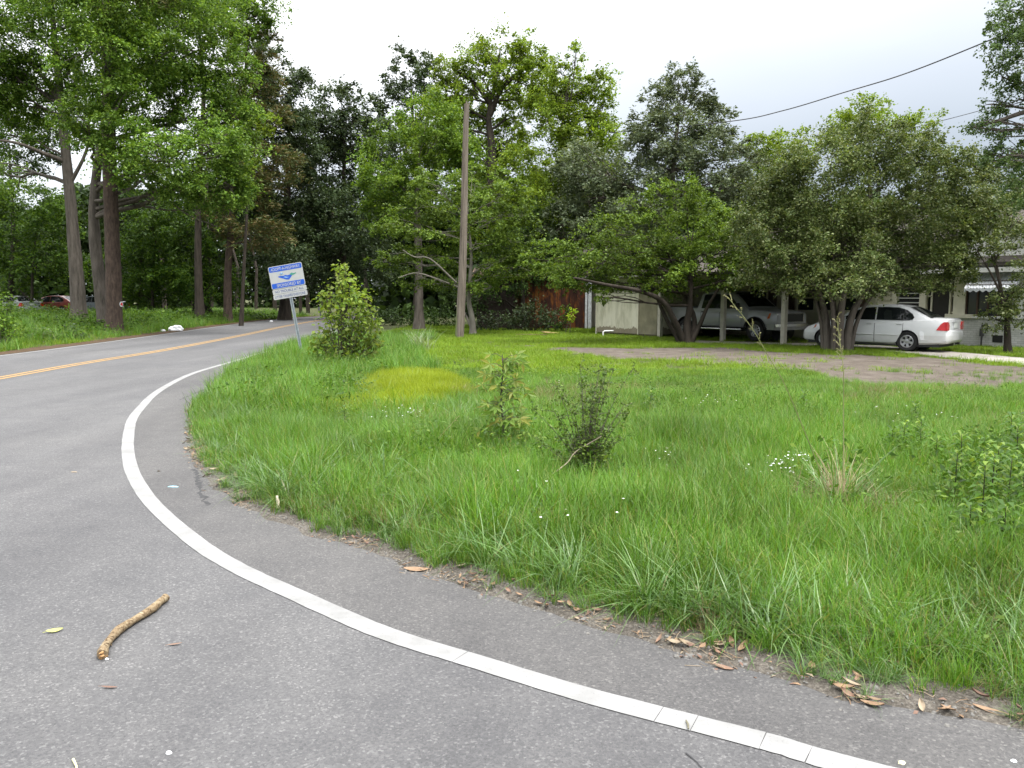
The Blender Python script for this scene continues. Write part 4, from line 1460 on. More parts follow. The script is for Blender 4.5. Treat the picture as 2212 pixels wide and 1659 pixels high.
        hl.prism([(1.78, .64), (2.07, .58), (2.08, .68), (1.90, .755), (1.72, .76)], 0, 1, lambda a, b, h: sd(a, b, -.02 + .028 * h))
        hl.build('headlight', M_LENS, root, 30)
        sl_ = MB()
        sl_.prism([(1.74, .66), (1.80, .655), (1.76, .755), (1.70, .75)], 0, 1, lambda a, b, h: sd(a, b, .009 + .003 * h))
        sl_.build('side_lamp', M_AMBER, root)
        mi = MB()
        mi.box((.80, s_ * .90, 1.0), (.09, .17, .11))
        mi.build('mirror', paint, root, 60)
    # rear: bumper line, plate, lid line, trim
    mb = MB()
    V_, F_ = patch(lambda y, z: (-2.285 + .10 * abs(y / .8) ** 2.6, y, z), (-.80, .80), (.36, .62), 14, 3)
    mb.add(V_, F_)
    for s_ in (1, -1):
        mb.prism([(-2.2, .36), (-1.5, .36), (-1.47, .63), (-2.2, .635)], 0, 1, lambda a, b, h: (a, s_ * (B.side(a, b) + .004 + .010 * h), b))
    mb.build('bumper', paint, root, 45)
    mb = MB()
    mb.box((-2.205, 0, .80), (.02, .34, .19))
    pl = mb.build('plate_recess', paint, root)
    mb = MB()
    mb.box((-2.222, 0, .80), (.012, .305, .155))
    npl = mb.build('number_plate', M_PLATE, root)
    mb = MB()
    mb.box((-2.224, 0, .915), (.04, .50, .03))
    mb.build('lid_trim', paint, root, 60)
    mb = MB()
    mb.tube([(-2.12 + .02 * abs(y), y, 1.004 - .02 * abs(y)) for y in np.linspace(-.7, .7, 7)], .006, 4)
    mb.build('lid_line', M_DARK, root)
    mb = MB()
    mb.box((0, 0, .2), (4.0, 1.45, .1))
    mb.box((-2.2, -.35, .24), (.12, .06, .06))
    mb.build('underbody', M_DARK, root)
    put_wheels(root, [(1.42, .735), (1.42, -.735), (-1.115, .735), (-1.115, -.735)], .305, .19, .195, 6, 'wide')
    return root


rear = G(1957, 761)
HEAD = math.radians(135.5)
fwd = np.array([math.cos(HEAD), math.sin(HEAD)])
inw = np.array([math.sin(HEAD), -math.cos(HEAD)])
pos = rear[:2] + fwd * 1.115 + inw * .82
make_sedan('white four-door sedan parked on the concrete driveway, rear end showing', (pos[0], pos[1], .028), HEAD, (.60, .615, .62))
for px, col, rz, lab, D in ((36, (.26, .28, .27), 2.6, 'pale car roof showing above the far grass at the left edge', 58), (122, (.22, .03, .015), 3.0, 'red car half hidden in the trees left of the grey trunk', 60), (212, (.14, .16, .175), 2.9, 'grey-blue car seen in the gap between the two big trunks', 60)):
    q = P(px, 690, D)
    make_sedan(lab, (q[0], q[1], hz(q[0], q[1])), rz, col, False, 'cars parked in the woods across the road')


def make_truck(label, loc, rz):
    paint = m_paint('truck_paint', (.29, .295, .305), .0)
    two = m_simple('truck_lower_paint', (.20, .20, .20), .4, .1, 5, metal=.2, coat=.4)
    root = empty('pickup_truck', loc, rz, label, 'truck')
    B = Body([(-2.95, .90, .60, 1.22, .0), (-2.85, .96, .55, 1.25, .0), (-2.0, .985, .52, 1.25, .0), (-1.0, .985, .50, 1.22, .0), (-.2, .985, .50, 1.20, .0), (.8, .985, .50, 1.19, .01), (1.35, .985, .50, 1.19, .03), (1.7, .98, .50, 1.18, .05), (2.2, .97, .50, 1.15, .06),
              (2.5, .95, .52, 1.10, .05), (2.62, .90, .55, 1.05, .03), (2.68, .80, .58, 1.0, .02)], .10)
    mb = MB()
    B.mesh(mb)
    body = mb.build('body', [paint, M_DARK], root, 32)
    cut(body, [(1.72, .5, 1.2, .42, .47), (1.72, -1.2, -.5, .42, .47), (-1.75, .5, 1.2, .42, .46), (-1.75, -1.2, -.5, .42, .46)])
    for x in (1.72, -1.75):
        for s_ in (-1, 1):
            mb = MB()
            mb.lathe([(.001, s_ * .52), (.455, s_ * .52), (.455, s_ * .86)], 20, 'y', (x, 0, .42))
            mb.build('wheel_well', M_DARK, root)
    xs = [1.38, 1.15, .9, .65, .45, .2, -.3, -.8, -1.0, -1.12]
    hh = [1.19, 1.40, 1.60, 1.76, 1.83, 1.87, 1.885, 1.87, 1.80, 1.22]
    zb, wb, sl = 1.19, .955, .30
    mb = MB()
    greenhouse(mb, xs, hh, zb, wb, sl)
    mb.build('cab', paint, root, 40)
    for x0, x1, nm in ((.50, 1.28, 'windscreen'),):
        for n_, sc, off, mt in (('window_trim', 1.03, .004, M_DARK), (nm, 1.0, .010, M_AUTOGLASS)):
            ob = MB()

            def top(a, b):
                h = float(np.interp(-a, [-q for q in xs], hh))
                yt = wb - (h - zb) * sl - .13
                return (a, yt * b * sc, h + .025 * (1 - abs(b) ** 1.6) + off)
            V_, F_ = patch(top, (x0, x1), (-.98, .98), 8, 8)
            ob.add(V_, F_)
            ob.build(n_, mt, root, 60)
    bedm = MB()
    bedm.bbox((-2.8, -.86, 1.18), (-1.2, .86, 1.262))
    bedm.build('bed', M_DARK, root)
    fr = [(.95, 1.225), (.66, 1.50), (.40, 1.70), (.12, 1.755), (.10, 1.225)]
    re = [(.02, 1.225), (.04, 1.76), (-.40, 1.77), (-.86, 1.74), (-.90, 1.225)]
    for s_ in (1, -1):
        for poly in (fr, re):
            t = side_pane(inset_poly(poly, .025), zb, wb, sl, s_, .003).build('window_trim', M_DARK, root)
            side_pane(poly, zb, wb, sl, s_, .008).build('window', M_AUTOGLASS, t)

        def sd(x, z, off):
            return (x, s_ * (B.side(x, z) + off), z)
        for xa, xb in ((1.08, .04), (.02, -.92)):
            ob = MB()
            V_, F_ = patch(lambda a, b: sd(a, b, .005), (xa, xb), (.56, 1.165), 6, 6)
            ob.add(V_, F_)
            door = ob.build('door', paint, root, 60)
            for xx in (xa + .008, xb - .008):
                l2 = MB()
                l2.tube([sd(xx, z, .003) for z in np.linspace(.54, 1.18, 6)], .007, 4)
                l2.build('shut_line', M_DARK, door)
            hb = MB()
            hb.box(sd(xb + .14, 1.07, .02), (.19, .03, .045))
            hb.build('handle', M_DARK, door)
        lo_ = MB()
        lo_.prism([(2.6, .55), (2.2, .55), (2.19, .66), (2.6, .68)], 0, 1, lambda a, b, h: sd(a, b, .004 + .006 * h))
        lo_.build('lower_panel', two, root)
        rb = MB()
        rb.tube([(1.15, s_ * 1.0, .42), (-1.15, s_ * 1.0, .42)], .045, 8)
        rb.box((0, s_ * .97, .43), (2.2, .12, .03))
        rb.build('running_board', M_CHROME, root, 50)
        hl = MB()
        hl.prism([(2.28, .86), (2.63, .86), (2.62, 1.045), (2.36, 1.065)], 0, 1, lambda a, b, h: sd(a, b, -.02 + .03 * h))
        hl.prism([(.88, .84), (.58, .84), (.58, 1.03), (.88, 1.04)], 0, 1, lambda a, b, h: (2.60 + .10 * h - .09 * (a > .7), s_ * a, b))
        hl.build('headlight', M_LENS, root, 30)
        am = MB()
        am.prism([(2.26, .86), (2.36, .86), (2.40, 1.06), (2.33, 1.06)], 0, 1, lambda a, b, h: sd(a, b, .011 + .003 * h))
        am.build('turn_signal', M_AMBER, root)
        mi = MB()
        mi.box((.95, s_ * 1.10, 1.33), (.10, .22, .20))
        mi.box((.95, s_ * .98, 1.28), (.05, .12, .05))
        mi.build('mirror', M_DARK, root)
        fl = MB()
        a_ = np.linspace(.12, math.pi - .12, 15)
        fl.tube([(1.72 + .485 * math.cos(q), s_ * 1.0, .42 + .485 * math.sin(q)) for q in a_], .028, 6)
        fl.build('wheel_lip', M_DARK, root, 60)
        tl = MB()
        tl.prism([(-2.96, .82), (-2.86, .82), (-2.86, 1.16), (-2.96, 1.16)], 0, 1, lambda a, b, h: sd(a, b, -.02 + .03 * h))
        tl.build('tail_light', M_RED, root)
    gr = MB()
    gr.bbox((2.66, -.56, .74), (2.705, .56, 1.03))
    gr.build('grille', M_DARK, root)
    gf = MB()
    for z in (.735, 1.035):
        gf.bbox((2.66, -.60, z - .012), (2.715, .60, z + .012))
    for y in (-.58, .58):
        gf.bbox((2.66, y - .02, .755), (2.724, y + .02, 1.015))
        gf.build('grille_frame', M_CHROME, root)
    bp = MB()
    V_, F_ = patch(lambda y, z: (2.78 - .16 * abs(y) ** 2.2, y, z), (-.99, .99), (.44, .68), 14, 3)
    bp.add(V_, F_)
    for s_ in (1, -1):
        bp.bbox((2.28, s_ * .99 - .02, .45), (2.62, s_ * .99 + .02, .67))
    bp.build('front_bumper', two, root, 45)
    bc = MB()
    V_, F_ = patch(lambda y, z: (2.79 - .16 * abs(y) ** 2.2, y, z), (-.97, .97), (.56, .665), 14, 2)
    bc.add(V_, F_)
    bc.build('bumper_chrome', M_CHROME, root, 45)
    rbp = MB()
    rbp.bbox((-3.1, -.92, .50), (-2.9, .92, .70))
    rbp.build('rear_bumper', M_CHROME, root)
    u_ = MB()
    u_.bbox((-2.7, -.45, .36), (2.4, .45, .50))
    u_.build('chassis', M_DARK, root)
    put_wheels(root, [(1.72, .85), (1.72, -.85), (-1.75, .85), (-1.75, -.85)], .395, .26, .235, 5, 'twin')
    return root


# ------------------------------------------------------------------ house
Q0 = G(2094, 747)
HX = np.array([.576, -.818, 0])
HX /= np.linalg.norm(HX)
HY = np.array([-HX[1], HX[0], 0])          # into the house
HRZ = math.atan2(HX[1], HX[0])


def W(px, py, off=0.0):
    r = ray(px, py)
    o_ = np.array([0, 0, CAM_H])
    t = ((Q0 + HY * off - o_) @ HY) / (r @ HY)
    X_ = o_ + r * t
    return float((X_ - Q0) @ HX), float(X_[2])


def za(X_, Y_, off=0.0):
    return W(1703.8 + X_ * .2298, 564.7 + Y_ * .2298, off)


def zb_(X_, Y_, off=0.0):
    return W(1246.2 + X_ * .2289, 564.7 + Y_ * .2289, off)


M_SIDING = m_simple('cream_siding_paint', (.56, .53, .41), .7, .10, 3, bump=.2)
M_CREAM = m_simple('cream_trim_paint', (.62, .59, .47), .6, .08, 4)
M_WTRIM = m_simple('white_trim_paint', (.70, .70, .68), .6, .08, 4)
M_SHUT = m_simple('brown_shutter_paint', (.085, .05, .038), .7, .15, 8)
M_PANE = m_simple('house_window_glass', (.03, .034, .036), .06, .3, 2, spec=.6)
M_SCREEN = m_simple('dark_screen', (.012, .012, .012), .7, .2, 20)
M_AWN = m_simple('white_metal_awning', (.50, .52, .54), .45, .06, 4)
m = Mat('roof_shingle')
p = m.pos(obj=True)
n1 = m.noise(p, 5, 5, .7)
c = m.ramp(n1, [(.3, (.05, .044, .04)), (.7, (.105, .094, .085))])
M_ROOF = m.end(m.principled(c, .95, 0, .1, m.bump(n1, .5, .02)))
m = Mat('white_painted_brick')
br = m.n('ShaderNodeTexBrick')
br.inputs['Scale'].default_value = 1.0
br.inputs['Brick Width'].default_value = .2
br.inputs['Row Height'].default_value = .075
br.inputs['Mortar Size'].default_value = .008
br.inputs['Color1'].default_value = (.52, .52, .50, 1)
br.inputs['Color2'].default_value = (.60, .60, .58, 1)
br.inputs['Mortar'].default_value = (.42, .42, .40, 1)
p = m.pos(obj=True)
mp_ = m.n('ShaderNodeVectorMath', operation='MULTIPLY')
sw = m.n('ShaderNodeCombineXYZ')
se = m.n('ShaderNodeSeparateXYZ')
m.l(p, se.inputs[0])
m.l(m.math('ADD', se.outputs['X'], se.outputs['Y']), sw.inputs['X'])
m.l(se.outputs['Z'], sw.inputs['Y'])
m.l(sw.outputs[0], br.inputs['Vector'])
st_ = m.noise(p, 2.2, 5, .7)
c = m.mixc(1.0, br.outputs['Color'], m.ramp(st_, [(.3, (.72, .73, .70)), (.6, (1, 1, 1))]), 'MULTIPLY')
M_WBRICK = m.end(m.principled(c, .8, 0, .2, m.bump(br.outputs['Fac'], -.6, .012)))

house = empty('house', (Q0[0], Q0[1], 0), HRZ, 'low cream house with brown shutters, white painted brick porch and awning', 'house')
s_l, s_r = -24.0, -2.75          # sided wall
wins = []                         # (s0, s1, z0, z1, kind)
a, b = za(100, 225), za(240, 462)
wins.append((a[0], b[0], b[1], a[1], 'win'))
ww = b[0] - a[0]
wins.append((b[0] + .16, b[0] + .16 + ww, b[1], a[1], 'win'))
zt_, zl_ = a[1], b[1]
a = zb_(1990, 240)[0], zb_(2065, 240)[0]
wins.append((a[0], a[1], zl_ - .03, zt_ + .05, 'shut'))
a = za(690, 150)[0], za(755, 150)[0]
wins.append((a[0], a[1], zl_ - .03, zt_ + .05, 'shut'))
wins.append((a[0] - .16 - ww, a[0] - .16, zl_, zt_, 'win'))
a = zb_(1690, 250)[0], zb_(1795, 390)[0]
wins.append((a[0] - .25, a[1], zl_, zt_, 'win'))
a = zb_(1815, 250)[0], zb_(1890, 390)[0]
wins.append((a[0], a[1], zl_ - .03, zt_ + .05, 'shut'))
wins.append((-15.0, -14.1, zl_, zt_, 'win'))
wins.append((-18.0, -17.1, zl_, zt_, 'win'))
mb = MB()
mb.bbox((s_l, 0.0, 0), (s_r - .02, .25, 2.85))
mb.bbox((s_l, 6.8, 0), (7, 7, 2.85))
mb.bbox((s_l, .25, 0), (s_l + .2, 6.8, 2.85))
mb.bbox((6.8, 1.6, 0), (7, 6.8, 2.85))
mb.bbox((s_r - .02, 1.5, 0), (6.8, 1.7, 2.85))
mb.build('wall', M_SIDING, house)
pitch = .18
z = .12
while z < 2.8:
    cuts = sorted((q[0] - .10, q[1] + .10) if q[4] == 'win' else (q[0] - .012, q[1] + .012) for q in wins if z + pitch > q[2] - .10 and z < q[3] + .10)
    x = s_l
    for c0, c1 in cuts + [(s_r - .62, s_r + 9)]:
        if c0 - x > .05:
            mb = MB()
            mb.add([(x, -.004, z + pitch), (c0, -.004, z + pitch), (c0, -.030, z), (x, -.030, z), (x, -.001, z + pitch), (c0, -.001, z + pitch), (c0, -.001, z), (x, -.001, z)],
                   [(0, 1, 2, 3), (4, 7, 6, 5), (3, 2, 6, 7), (0, 4, 5, 1), (0, 3, 7, 4), (1, 5, 6, 2)])
            mb.build('siding_board', M_SIDING, house)
        x = max(x, c1)
    z += pitch
# boards of the recessed bit between corner board and porch post
z = .12
while z < 2.5:
    mb = MB()
    x0_, x1_ = s_r - .60, s_r - .03
    mb.add([(x0_, -.004, z + pitch), (x1_, -.004, z + pitch), (x1_, -.030, z), (x0_, -.030, z), (x0_, -.001, z + pitch), (x1_, -.001, z + pitch), (x1_, -.001, z), (x0_, -.001, z)],
           [(0, 1, 2, 3), (4, 7, 6, 5), (3, 2, 6, 7), (0, 4, 5, 1), (0, 3, 7, 4), (1, 5, 6, 2)])
    mb.build('siding_board', M_SIDING, house)
    z += pitch
mb = MB()
mb.bbox((s_r - .74, -.06, 0), (s_r - .60, .02, 2.7))
mb.build('corner_board', M_CREAM, house)
for s0, s1, z0, z1, kd in wins:
    if kd == 'shut':
        mb = MB()
        mb.bbox((s0, -.065, z0), (s1, -.035, z1))
        for q in range(9):
            zq = z0 + .06 + (z1 - z0 - .12) * q / 9
            mb.box(((s0 + s1) / 2, -.070, zq + .05), (s1 - s0 - .08, .012, .05))
        mb.build('shutter', M_SHUT, house)
        continue
    fr = MB()
    for lo_, hi_ in (((s0 - .09, -.075, z0 - .02), (s0, -.002, z1 + .09)), ((s1, -.075, z0 - .02), (s1 + .09, -.002, z1 + .09)), ((s0, -.075, z1), (s1, -.002, z1 + .09)), ((s0 - .10, -.10, z0 - .07), (s1 + .10, -.002, z0 - .02)),
                     ((s0, -.05, (z0 + z1) / 2 - .02), (s1, -.02, (z0 + z1) / 2 + .02)), ((s0, -.05, z0 - .018), (s1, -.02, z0 + .03)), ((s0, -.05, z1 - .03), (s1, -.02, z1 - .002))):
        fr.bbox(lo_, hi_)
    f_ = fr.build('window_frame', M_CREAM, house)
    pn = MB()
    pn.bbox((s0 + .002, -.03, z0 + .004), (s1 - .002, -.006, z1 - .004))
    pn.build('window_pane', M_PANE, f_)
# porch
bz = 1.06
mb = MB()
mb.bbox((s_r + .02, -.02, 0), (7.0, .22, bz - .10))
mb.build('brick_base', M_WBRICK, house)
mb = MB()
mb.bbox((-.85, -.10, bz - .10), (.05, .24, bz + .03))
mb.build('ledge', M_CREAM, house)
mb = MB()
mb.bbox((.052, -.08, bz - .10), (7.0, .24, bz - .02))
mb.build('window_sill', M_WTRIM, house)


def post(name, X0, X1, z0, z1, y0=-.06, y1=.16, mat=M_CREAM):
    s0, s1 = za(X0, 300)[0], za(X1, 300)[0]
    mb_ = MB()
    mb_.bbox((s0, y0, z0), (s1, y1, z1))
    return mb_.build(name, mat, house)


TOPZ = 2.5
post('porch_post', 980, 1028, bz - .1, TOPZ)
post('porch_post', 1238, 1300, bz - .1, TOPZ)
post('porch_pillar', 1562, 1672, bz + .03, TOPZ, -.08, .22)
s0, s1 = za(1028, 300)[0], za(1238, 300)[0]
mb = MB()
mb.bbox((s0, .10, bz - .1), (s1, .13, TOPZ))
sc = mb.build('porch_screen', M_SCREEN, house)
for Yb in (300, 345, 388, 425):
    mb = MB()
    zq = za(1130, Yb)[1]
    mb.bbox((s0, .04, zq - .016), (s1, .085, zq + .016))
    mb.build('rail', M_WTRIM, sc)
# entry: side lights and door
s0, s1 = za(1300, 300)[0], za(1562, 300)[0]
d0, d1 = za(1352, 300)[0], za(1512, 300)[0]
mb = MB()
mb.bbox((s0, .12, .2), (s1, .16, TOPZ))
en = mb.build('entry', M_SCREEN, house)
mb = MB()
mb.bbox((d0, .05, .3), (d1, .10, TOPZ - .08))
dr = mb.build('door', m_simple('dark_door', (.02, .017, .015), .5, .2, 10), en)
mb = MB()
for xa in (d0 - .05, d1):
    mb.bbox((xa, .0, .3), (xa + .05, .118, TOPZ))
for xa, xb in ((s0 + .002, d0 - .052), (d1 + .052, s1 - .002)):
    for zq in (1.15, 1.72, 2.25):
        mb.bbox((xa, .03, zq - .022), (xb, .118, zq + .022))
mb.build('door_frame', M_CREAM, en)
# window beside the porch, under the awning
s0, s1 = za(1680, 300)[0], za(2080, 300)[0]
z0, z1 = bz - .02, 1.95
mb = MB()
for xa, xb, za0, za1 in ((s0 - .08, s0, z0, z1 + .1), (s1, s1 + .08, z0, z1 + .1), (s0, s1, z1, z1 + .1)):
    mb.bbox((xa, -.03, za0), (xb, .1, za1))
for q in (1, 2, 3):
    xq = s0 + (s1 - s0) * q / 4
    mb.bbox((xq - .025, .0, z0), (xq + .025, .045, z1))
f_ = mb.build('window_frame', M_SHUT, house)
mb = MB()
mb.bbox((s0 + .002, .05, z0), (s1 - .002, .09, z1 - .002))
mb.build('window_pane', M_PANE, f_)
mb = MB()
mb.bbox((s1 + .08, .0, bz - .02), (7.0, .22, 2.9))
mb.bbox((za(1672, 300)[0] + .002, .03, z1 + .1), (s1 + .08, .22, 2.9))
mb.build('porch_wall', M_WTRIM, house)
# scalloped corrugated awning
aw0, aw1 = za(1640, 300, -.5)[0] + .1, za(2075, 300, -.5)[0] + .25
zt0 = 2.50
n = 64
V, F = [], []
for i in range(n + 1):
    x = aw0 + (aw1 - aw0) * i / n
    c_ = .016 * math.cos(2 * math.pi * i / 4)
    V += [(x, -.06, zt0 + c_), (x, -.66, zt0 - .52 + c_), (x, -.672, zt0 - .60 - .028 * (1 + math.cos(2 * math.pi * i / 8)) + .0)]
for i in range(n):
    for k_ in range(2):
        a_ = i * 3 + k_
        F.append((a_, a_ + 3, a_ + 4, a_ + 1))
mb = MB()
mb.add(V, F)
aw = mb.build('awning', M_AWN, house, 25)
for zq in (.30, .42):
    mb = MB()
    mb.tube([(aw0 + .02, -.06 - .6 * zq / .52 - .012, zt0 - zq + .022), (aw1 - .02, -.06 - .6 * zq / .52 - .012, zt0 - zq + .022)], .012, 5)
    mb.build('awning_strap', M_SHUT, aw)
# porch eave, gable and roofs
mb = MB()
mb.bbox((s_r - .75, -.55, TOPZ + .002), (7.0, 1.55, TOPZ + .16))
mb.build('porch_eave', M_WTRIM, house)
mb = MB()
g0, g1 = s_r - .2, 4.6
mb.prism([(g0, TOPZ + .17), (g1, TOPZ + .17), ((g0 + g1) / 2, 4.25)], .0, .2, lambda a_, b_, h: (a_, -.1 + h, b_))
mb.build('gable', M_WTRIM, house)
mb = MB()
pk = (g0 + g1) / 2
for sg in (-1, 1):
    e0 = pk + sg * (g1 - g0 + .7) / 2
    mb.prism([(pk, 4.27), (e0, TOPZ + .05), (e0, TOPZ + .17), (pk, 4.40)], -.45, 4.5, lambda a_, b_, h: (a_, h, b_))
mb.build('porch_roof', M_ROOF, house)
mb = MB()
for y0_, y1_, sg in ((-.5, 3.55, 1), (7.5, 3.55, -1)):
    mb.prism([(y0_, 2.72), (y1_, 4.85), (y1_, 4.98), (y0_, 2.84)], s_l - .4, 7.4, lambda a_, b_, h: (h, a_, b_))
mb.build('roof', M_ROOF, house)
mb = MB()
mb.bbox((s_l - .3, -.52, 2.60), (s_r - .76, -.49, 2.83))
mb.build('fascia', M_CREAM, house)
# bits on the brick: meter pipe, vent
mb = MB()
sp, zp = za(1812, 700, -.1)
mb.tube([(sp, -.09, .0), (sp, -.09, .75)], .03, 8)
mb.box((sp, -.10, .48), (.11, .09, .26))
mb.tube([(sp, -.09, .72), (sp + .12, -.06, .73), (sp + .22, -.02, .66)], .018, 6)
mb.build('gas_meter', m_simple('dark_metal', (.05, .05, .052), .6, .2, 10), house, 40)
mb = MB()
sp = za(1965, 750)[0]
mb.bbox((sp - .16, -.035, .16), (sp + .16, -.022, .40))
mb.build('foundation_vent', M_SCREEN, house)

# ------------------------------------------------------------------ carport with storage room
PF = G(1692, 745)
rel = PF - Q0
ps, py_ = float(rel @ HX), float(rel @ HY)
M_SHEETROOF = m_simple('weathered_roof_sheet', (.17, .16, .15), .8, .25, 3)
carport = empty('carport', (PF[0], PF[1], 0), HRZ, 'open cream carport with square posts sheltering the silver truck', 'carport')
r2 = G(1542, 738.5) - PF
x2 = float(r2 @ HX)
M_POST = m_simple('weathered_post_paint', (.42, .40, .33), .8, .15, 5)
for x in (0.0, x2, x2 - 3.3):
    mb = MB()
    mb.bbox((x - .08, -.08, -.05), (x + .08, .08, 2.36))
    mb.build('post', M_POST, carport)
mb = MB()
mb.bbox((-11.6, -.10, 2.362), (.5, .10, 2.52))
mb.build('beam', M_POST, carport)
for x, sg in ((0.0, 1), (x2, -1), (x2, 1)):
    mb = MB()
    mb.tube([(x + sg * .02, 0, 1.75), (x + sg * .62, 0, 2.37)], .03, 5)
    mb.build('brace', M_POST, carport)
mb = MB()
wy = -py_ - .35
mb.prism([(-.7, 2.525), (wy, 2.62), (wy, 2.72), (-.7, 2.625)], -11.7, .8, lambda a_, b_, h: (h, a_, b_))
mb.build('roof', M_SHEETROOF, carport)
m = Mat('mildewed_panel')
p = m.pos(obj=True)
n1 = m.noise(m.pos((1, 1, .25), True), 3, 5, .7)
sx = m.n('ShaderNodeSeparateXYZ')
m.l(p, sx.inputs[0])
low = m.math('LESS_THAN', m.math('ADD', sx.outputs['Z'], m.math('MULTIPLY', n1, -.6)), .05)
c = m.ramp(n1, [(.28, (.36, .35, .25)), (.55, (.60, .58, .46)), (.75, (.66, .64, .53))])
c = m.mixc(m.math('MULTIPLY', low, .75), c, (.12, .09, .05))
M_PANEL = m.end(m.principled(c, .85, 0, .2))
xl = float((P(1291, 720, 37.2) - PF) @ HX)
# solve the panel ends along the post line


def along(px):
    d = (px - 1106) / FPX
    return (d * PF[1] - PF[0]) / (HX[0] - d * HX[1])


xa, xb, xc = along(1290), along(1378), along(1418)
mb = MB()
mb.bbox((xa, -.03, .12), (xb, .05, 2.36))
mb.build('storage_panel', M_PANEL, carport)
mb = MB()
mb.bbox((xb + .01, .0, .12), (xc, .08, 2.36))
o = mb.build('storage_panel', m_simple('darker_panel', (.20, .185, .12), .85, .3, 2), carport)  # second panel, coloured darker than its neighbour
o['label'] = 'darker storage panel'
mb = MB()
mb.bbox((xa, .06, .12), (xa + .08, 4.6, 2.36))
mb.bbox((xc - .08, .1, .12), (xc, 4.6, 2.36))
mb.build('storage_wall', M_PANEL, carport)
mb = MB()
mb.bbox((xa - .06, -.06, .0), (xa - .002, .06, 2.36))
mb.bbox((xb - .0, -.05, .1), (xb + .04, .0, 2.36))
mb.build('corner_trim', M_CREAM, carport)
mb = MB()
mb.bbox((xa, -.005, -.05), (xc, .07, .118))
mb.build('sill_beam', m_simple('rotten_wood', (.06, .045, .03), .9, .3, 10), carport)
# truck under it
tp = PF + HX * -1.75 + HY * 1.62 + np.array([0, 0, .03])
tx = tp - HX * 1.72
make_truck('silver pickup truck parked nose-out under the carport', (tx[0], tx[1], .03), HRZ)
q = G(1303, 727)
mb = MB()
mb.tube([(0, 0, 0), (0, 0, .20), (.06, 0, .23), (.45, .02, .24)], .035, 8)
tag(mb.build('pipe', M_WTRIM, None, 60, (q[0], q[1], hz(q[0], q[1]))), 'short bent white pipe at the foot of the cream storage panel', 'pipe')

# ------------------------------------------------------------------ rusty shed
m = Mat('rusty_planks')
p = m.pos(obj=True)
n1 = m.noise(m.pos((1, 1, .35), True), 2.6, 5, .7)
n2 = m.noise(m.pos((1, 1, .08), True), 20, 4, .6)
oi = m.n('ShaderNodeObjectInfo')
c = m.ramp(n1, [(.36, (.06, .03, .022)), (.50, (.12, .05, .032)), (.56, (.34, .11, .03)), (.66, (.50, .22, .05)), (.78, (.10, .06, .05))])
c = m.mixc(m.math('MULTIPLY', n2, .5), c, (.10, .055, .045))
hs = m.n('ShaderNodeHueSaturation')
m.l(m.math('ADD', m.math('MULTIPLY', oi.outputs['Random'], .35), .42), hs.inputs['Value'])
m.l(c, hs.inputs['Color'])
M_RUST = m.end(m.principled(hs.outputs[0], .9, 0, .15, m.bump(n2, .4, .01)))
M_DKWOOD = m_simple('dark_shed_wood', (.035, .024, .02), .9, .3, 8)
SA, SB = G(1030, 711.5), G(1263, 711.5)
shed = empty('shed', (SA[0], SA[1], 0), math.atan2(SB[1] - SA[1], SB[0] - SA[0]), 'old shed with rust-orange vertical planks under the trees', 'shed')
sw_ = float(np.linalg.norm(SB - SA))
npk = 28
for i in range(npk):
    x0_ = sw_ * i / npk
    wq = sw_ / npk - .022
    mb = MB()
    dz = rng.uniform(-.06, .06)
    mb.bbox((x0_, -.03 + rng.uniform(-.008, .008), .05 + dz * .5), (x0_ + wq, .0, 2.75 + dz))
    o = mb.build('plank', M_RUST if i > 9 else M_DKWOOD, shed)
mb = MB()
mb.bbox((0, .012, 0), (sw_, .10, 2.7))
mb.bbox((0, .1, 0), (.1, 4, 2.7))
mb.bbox((sw_ - .1, .1, 0), (sw_, 4, 2.7))
mb.bbox((0.1, 3.9, 0), (sw_ - .1, 4, 2.7))
mb.build('wall', M_DKWOOD, shed)
mb = MB()
mb.prism([(-.4, 2.76), (4.3, 3.3), (4.3, 3.38), (-.4, 2.84)], -.3, sw_ + .4, lambda a_, b_, h: (h, a_, b_))
mb.build('roof', m_simple('rusty_sheet', (.16, .10, .07), .8, .3, 2), shed)
mb = MB()
mb.bbox((sw_ + .005, -.05, 0), (sw_ + .12, .06, 2.75))
mb.bbox((sw_ + .16, -.04, 0), (sw_ + .34, .0, 2.75))
mb.build('corner_board', m_simple('flaking_white_paint', (.50, .52, .51), .8, .25, 8), shed)
q = G(1190, 722.5)
mb = MB()
mb.box((0, 0, .05), (.75, .45, .05), Matrix.Rotation(.1, 3, 'Y'))
o = mb.build('board', m_simple('tan_board', (.50, .36, .16), .8, .15, 8), None, None, (q[0], q[1], hz(q[0], q[1]) + .03))
o.rotation_euler = (0, 0, .25)
tag(o, 'loose tan board lying on the grass in front of the shed', 'board')
q = G(1148, 725)
mb = MB()
mb.prism([(-.7, -.2), (.5, -.25), (.7, .1), (0, .25), (-.6, .15)], 0, .04, lambda a_, b_, h: (a_, b_, h))
o = mb.build('board', m_simple('red_brown_board', (.12, .06, .05), .9, .2, 8), None, None, (q[0], q[1], hz(q[0], q[1]) + .02))
tag(o, 'flat red-brown sheet lying on the grass left of the tan board', 'board')

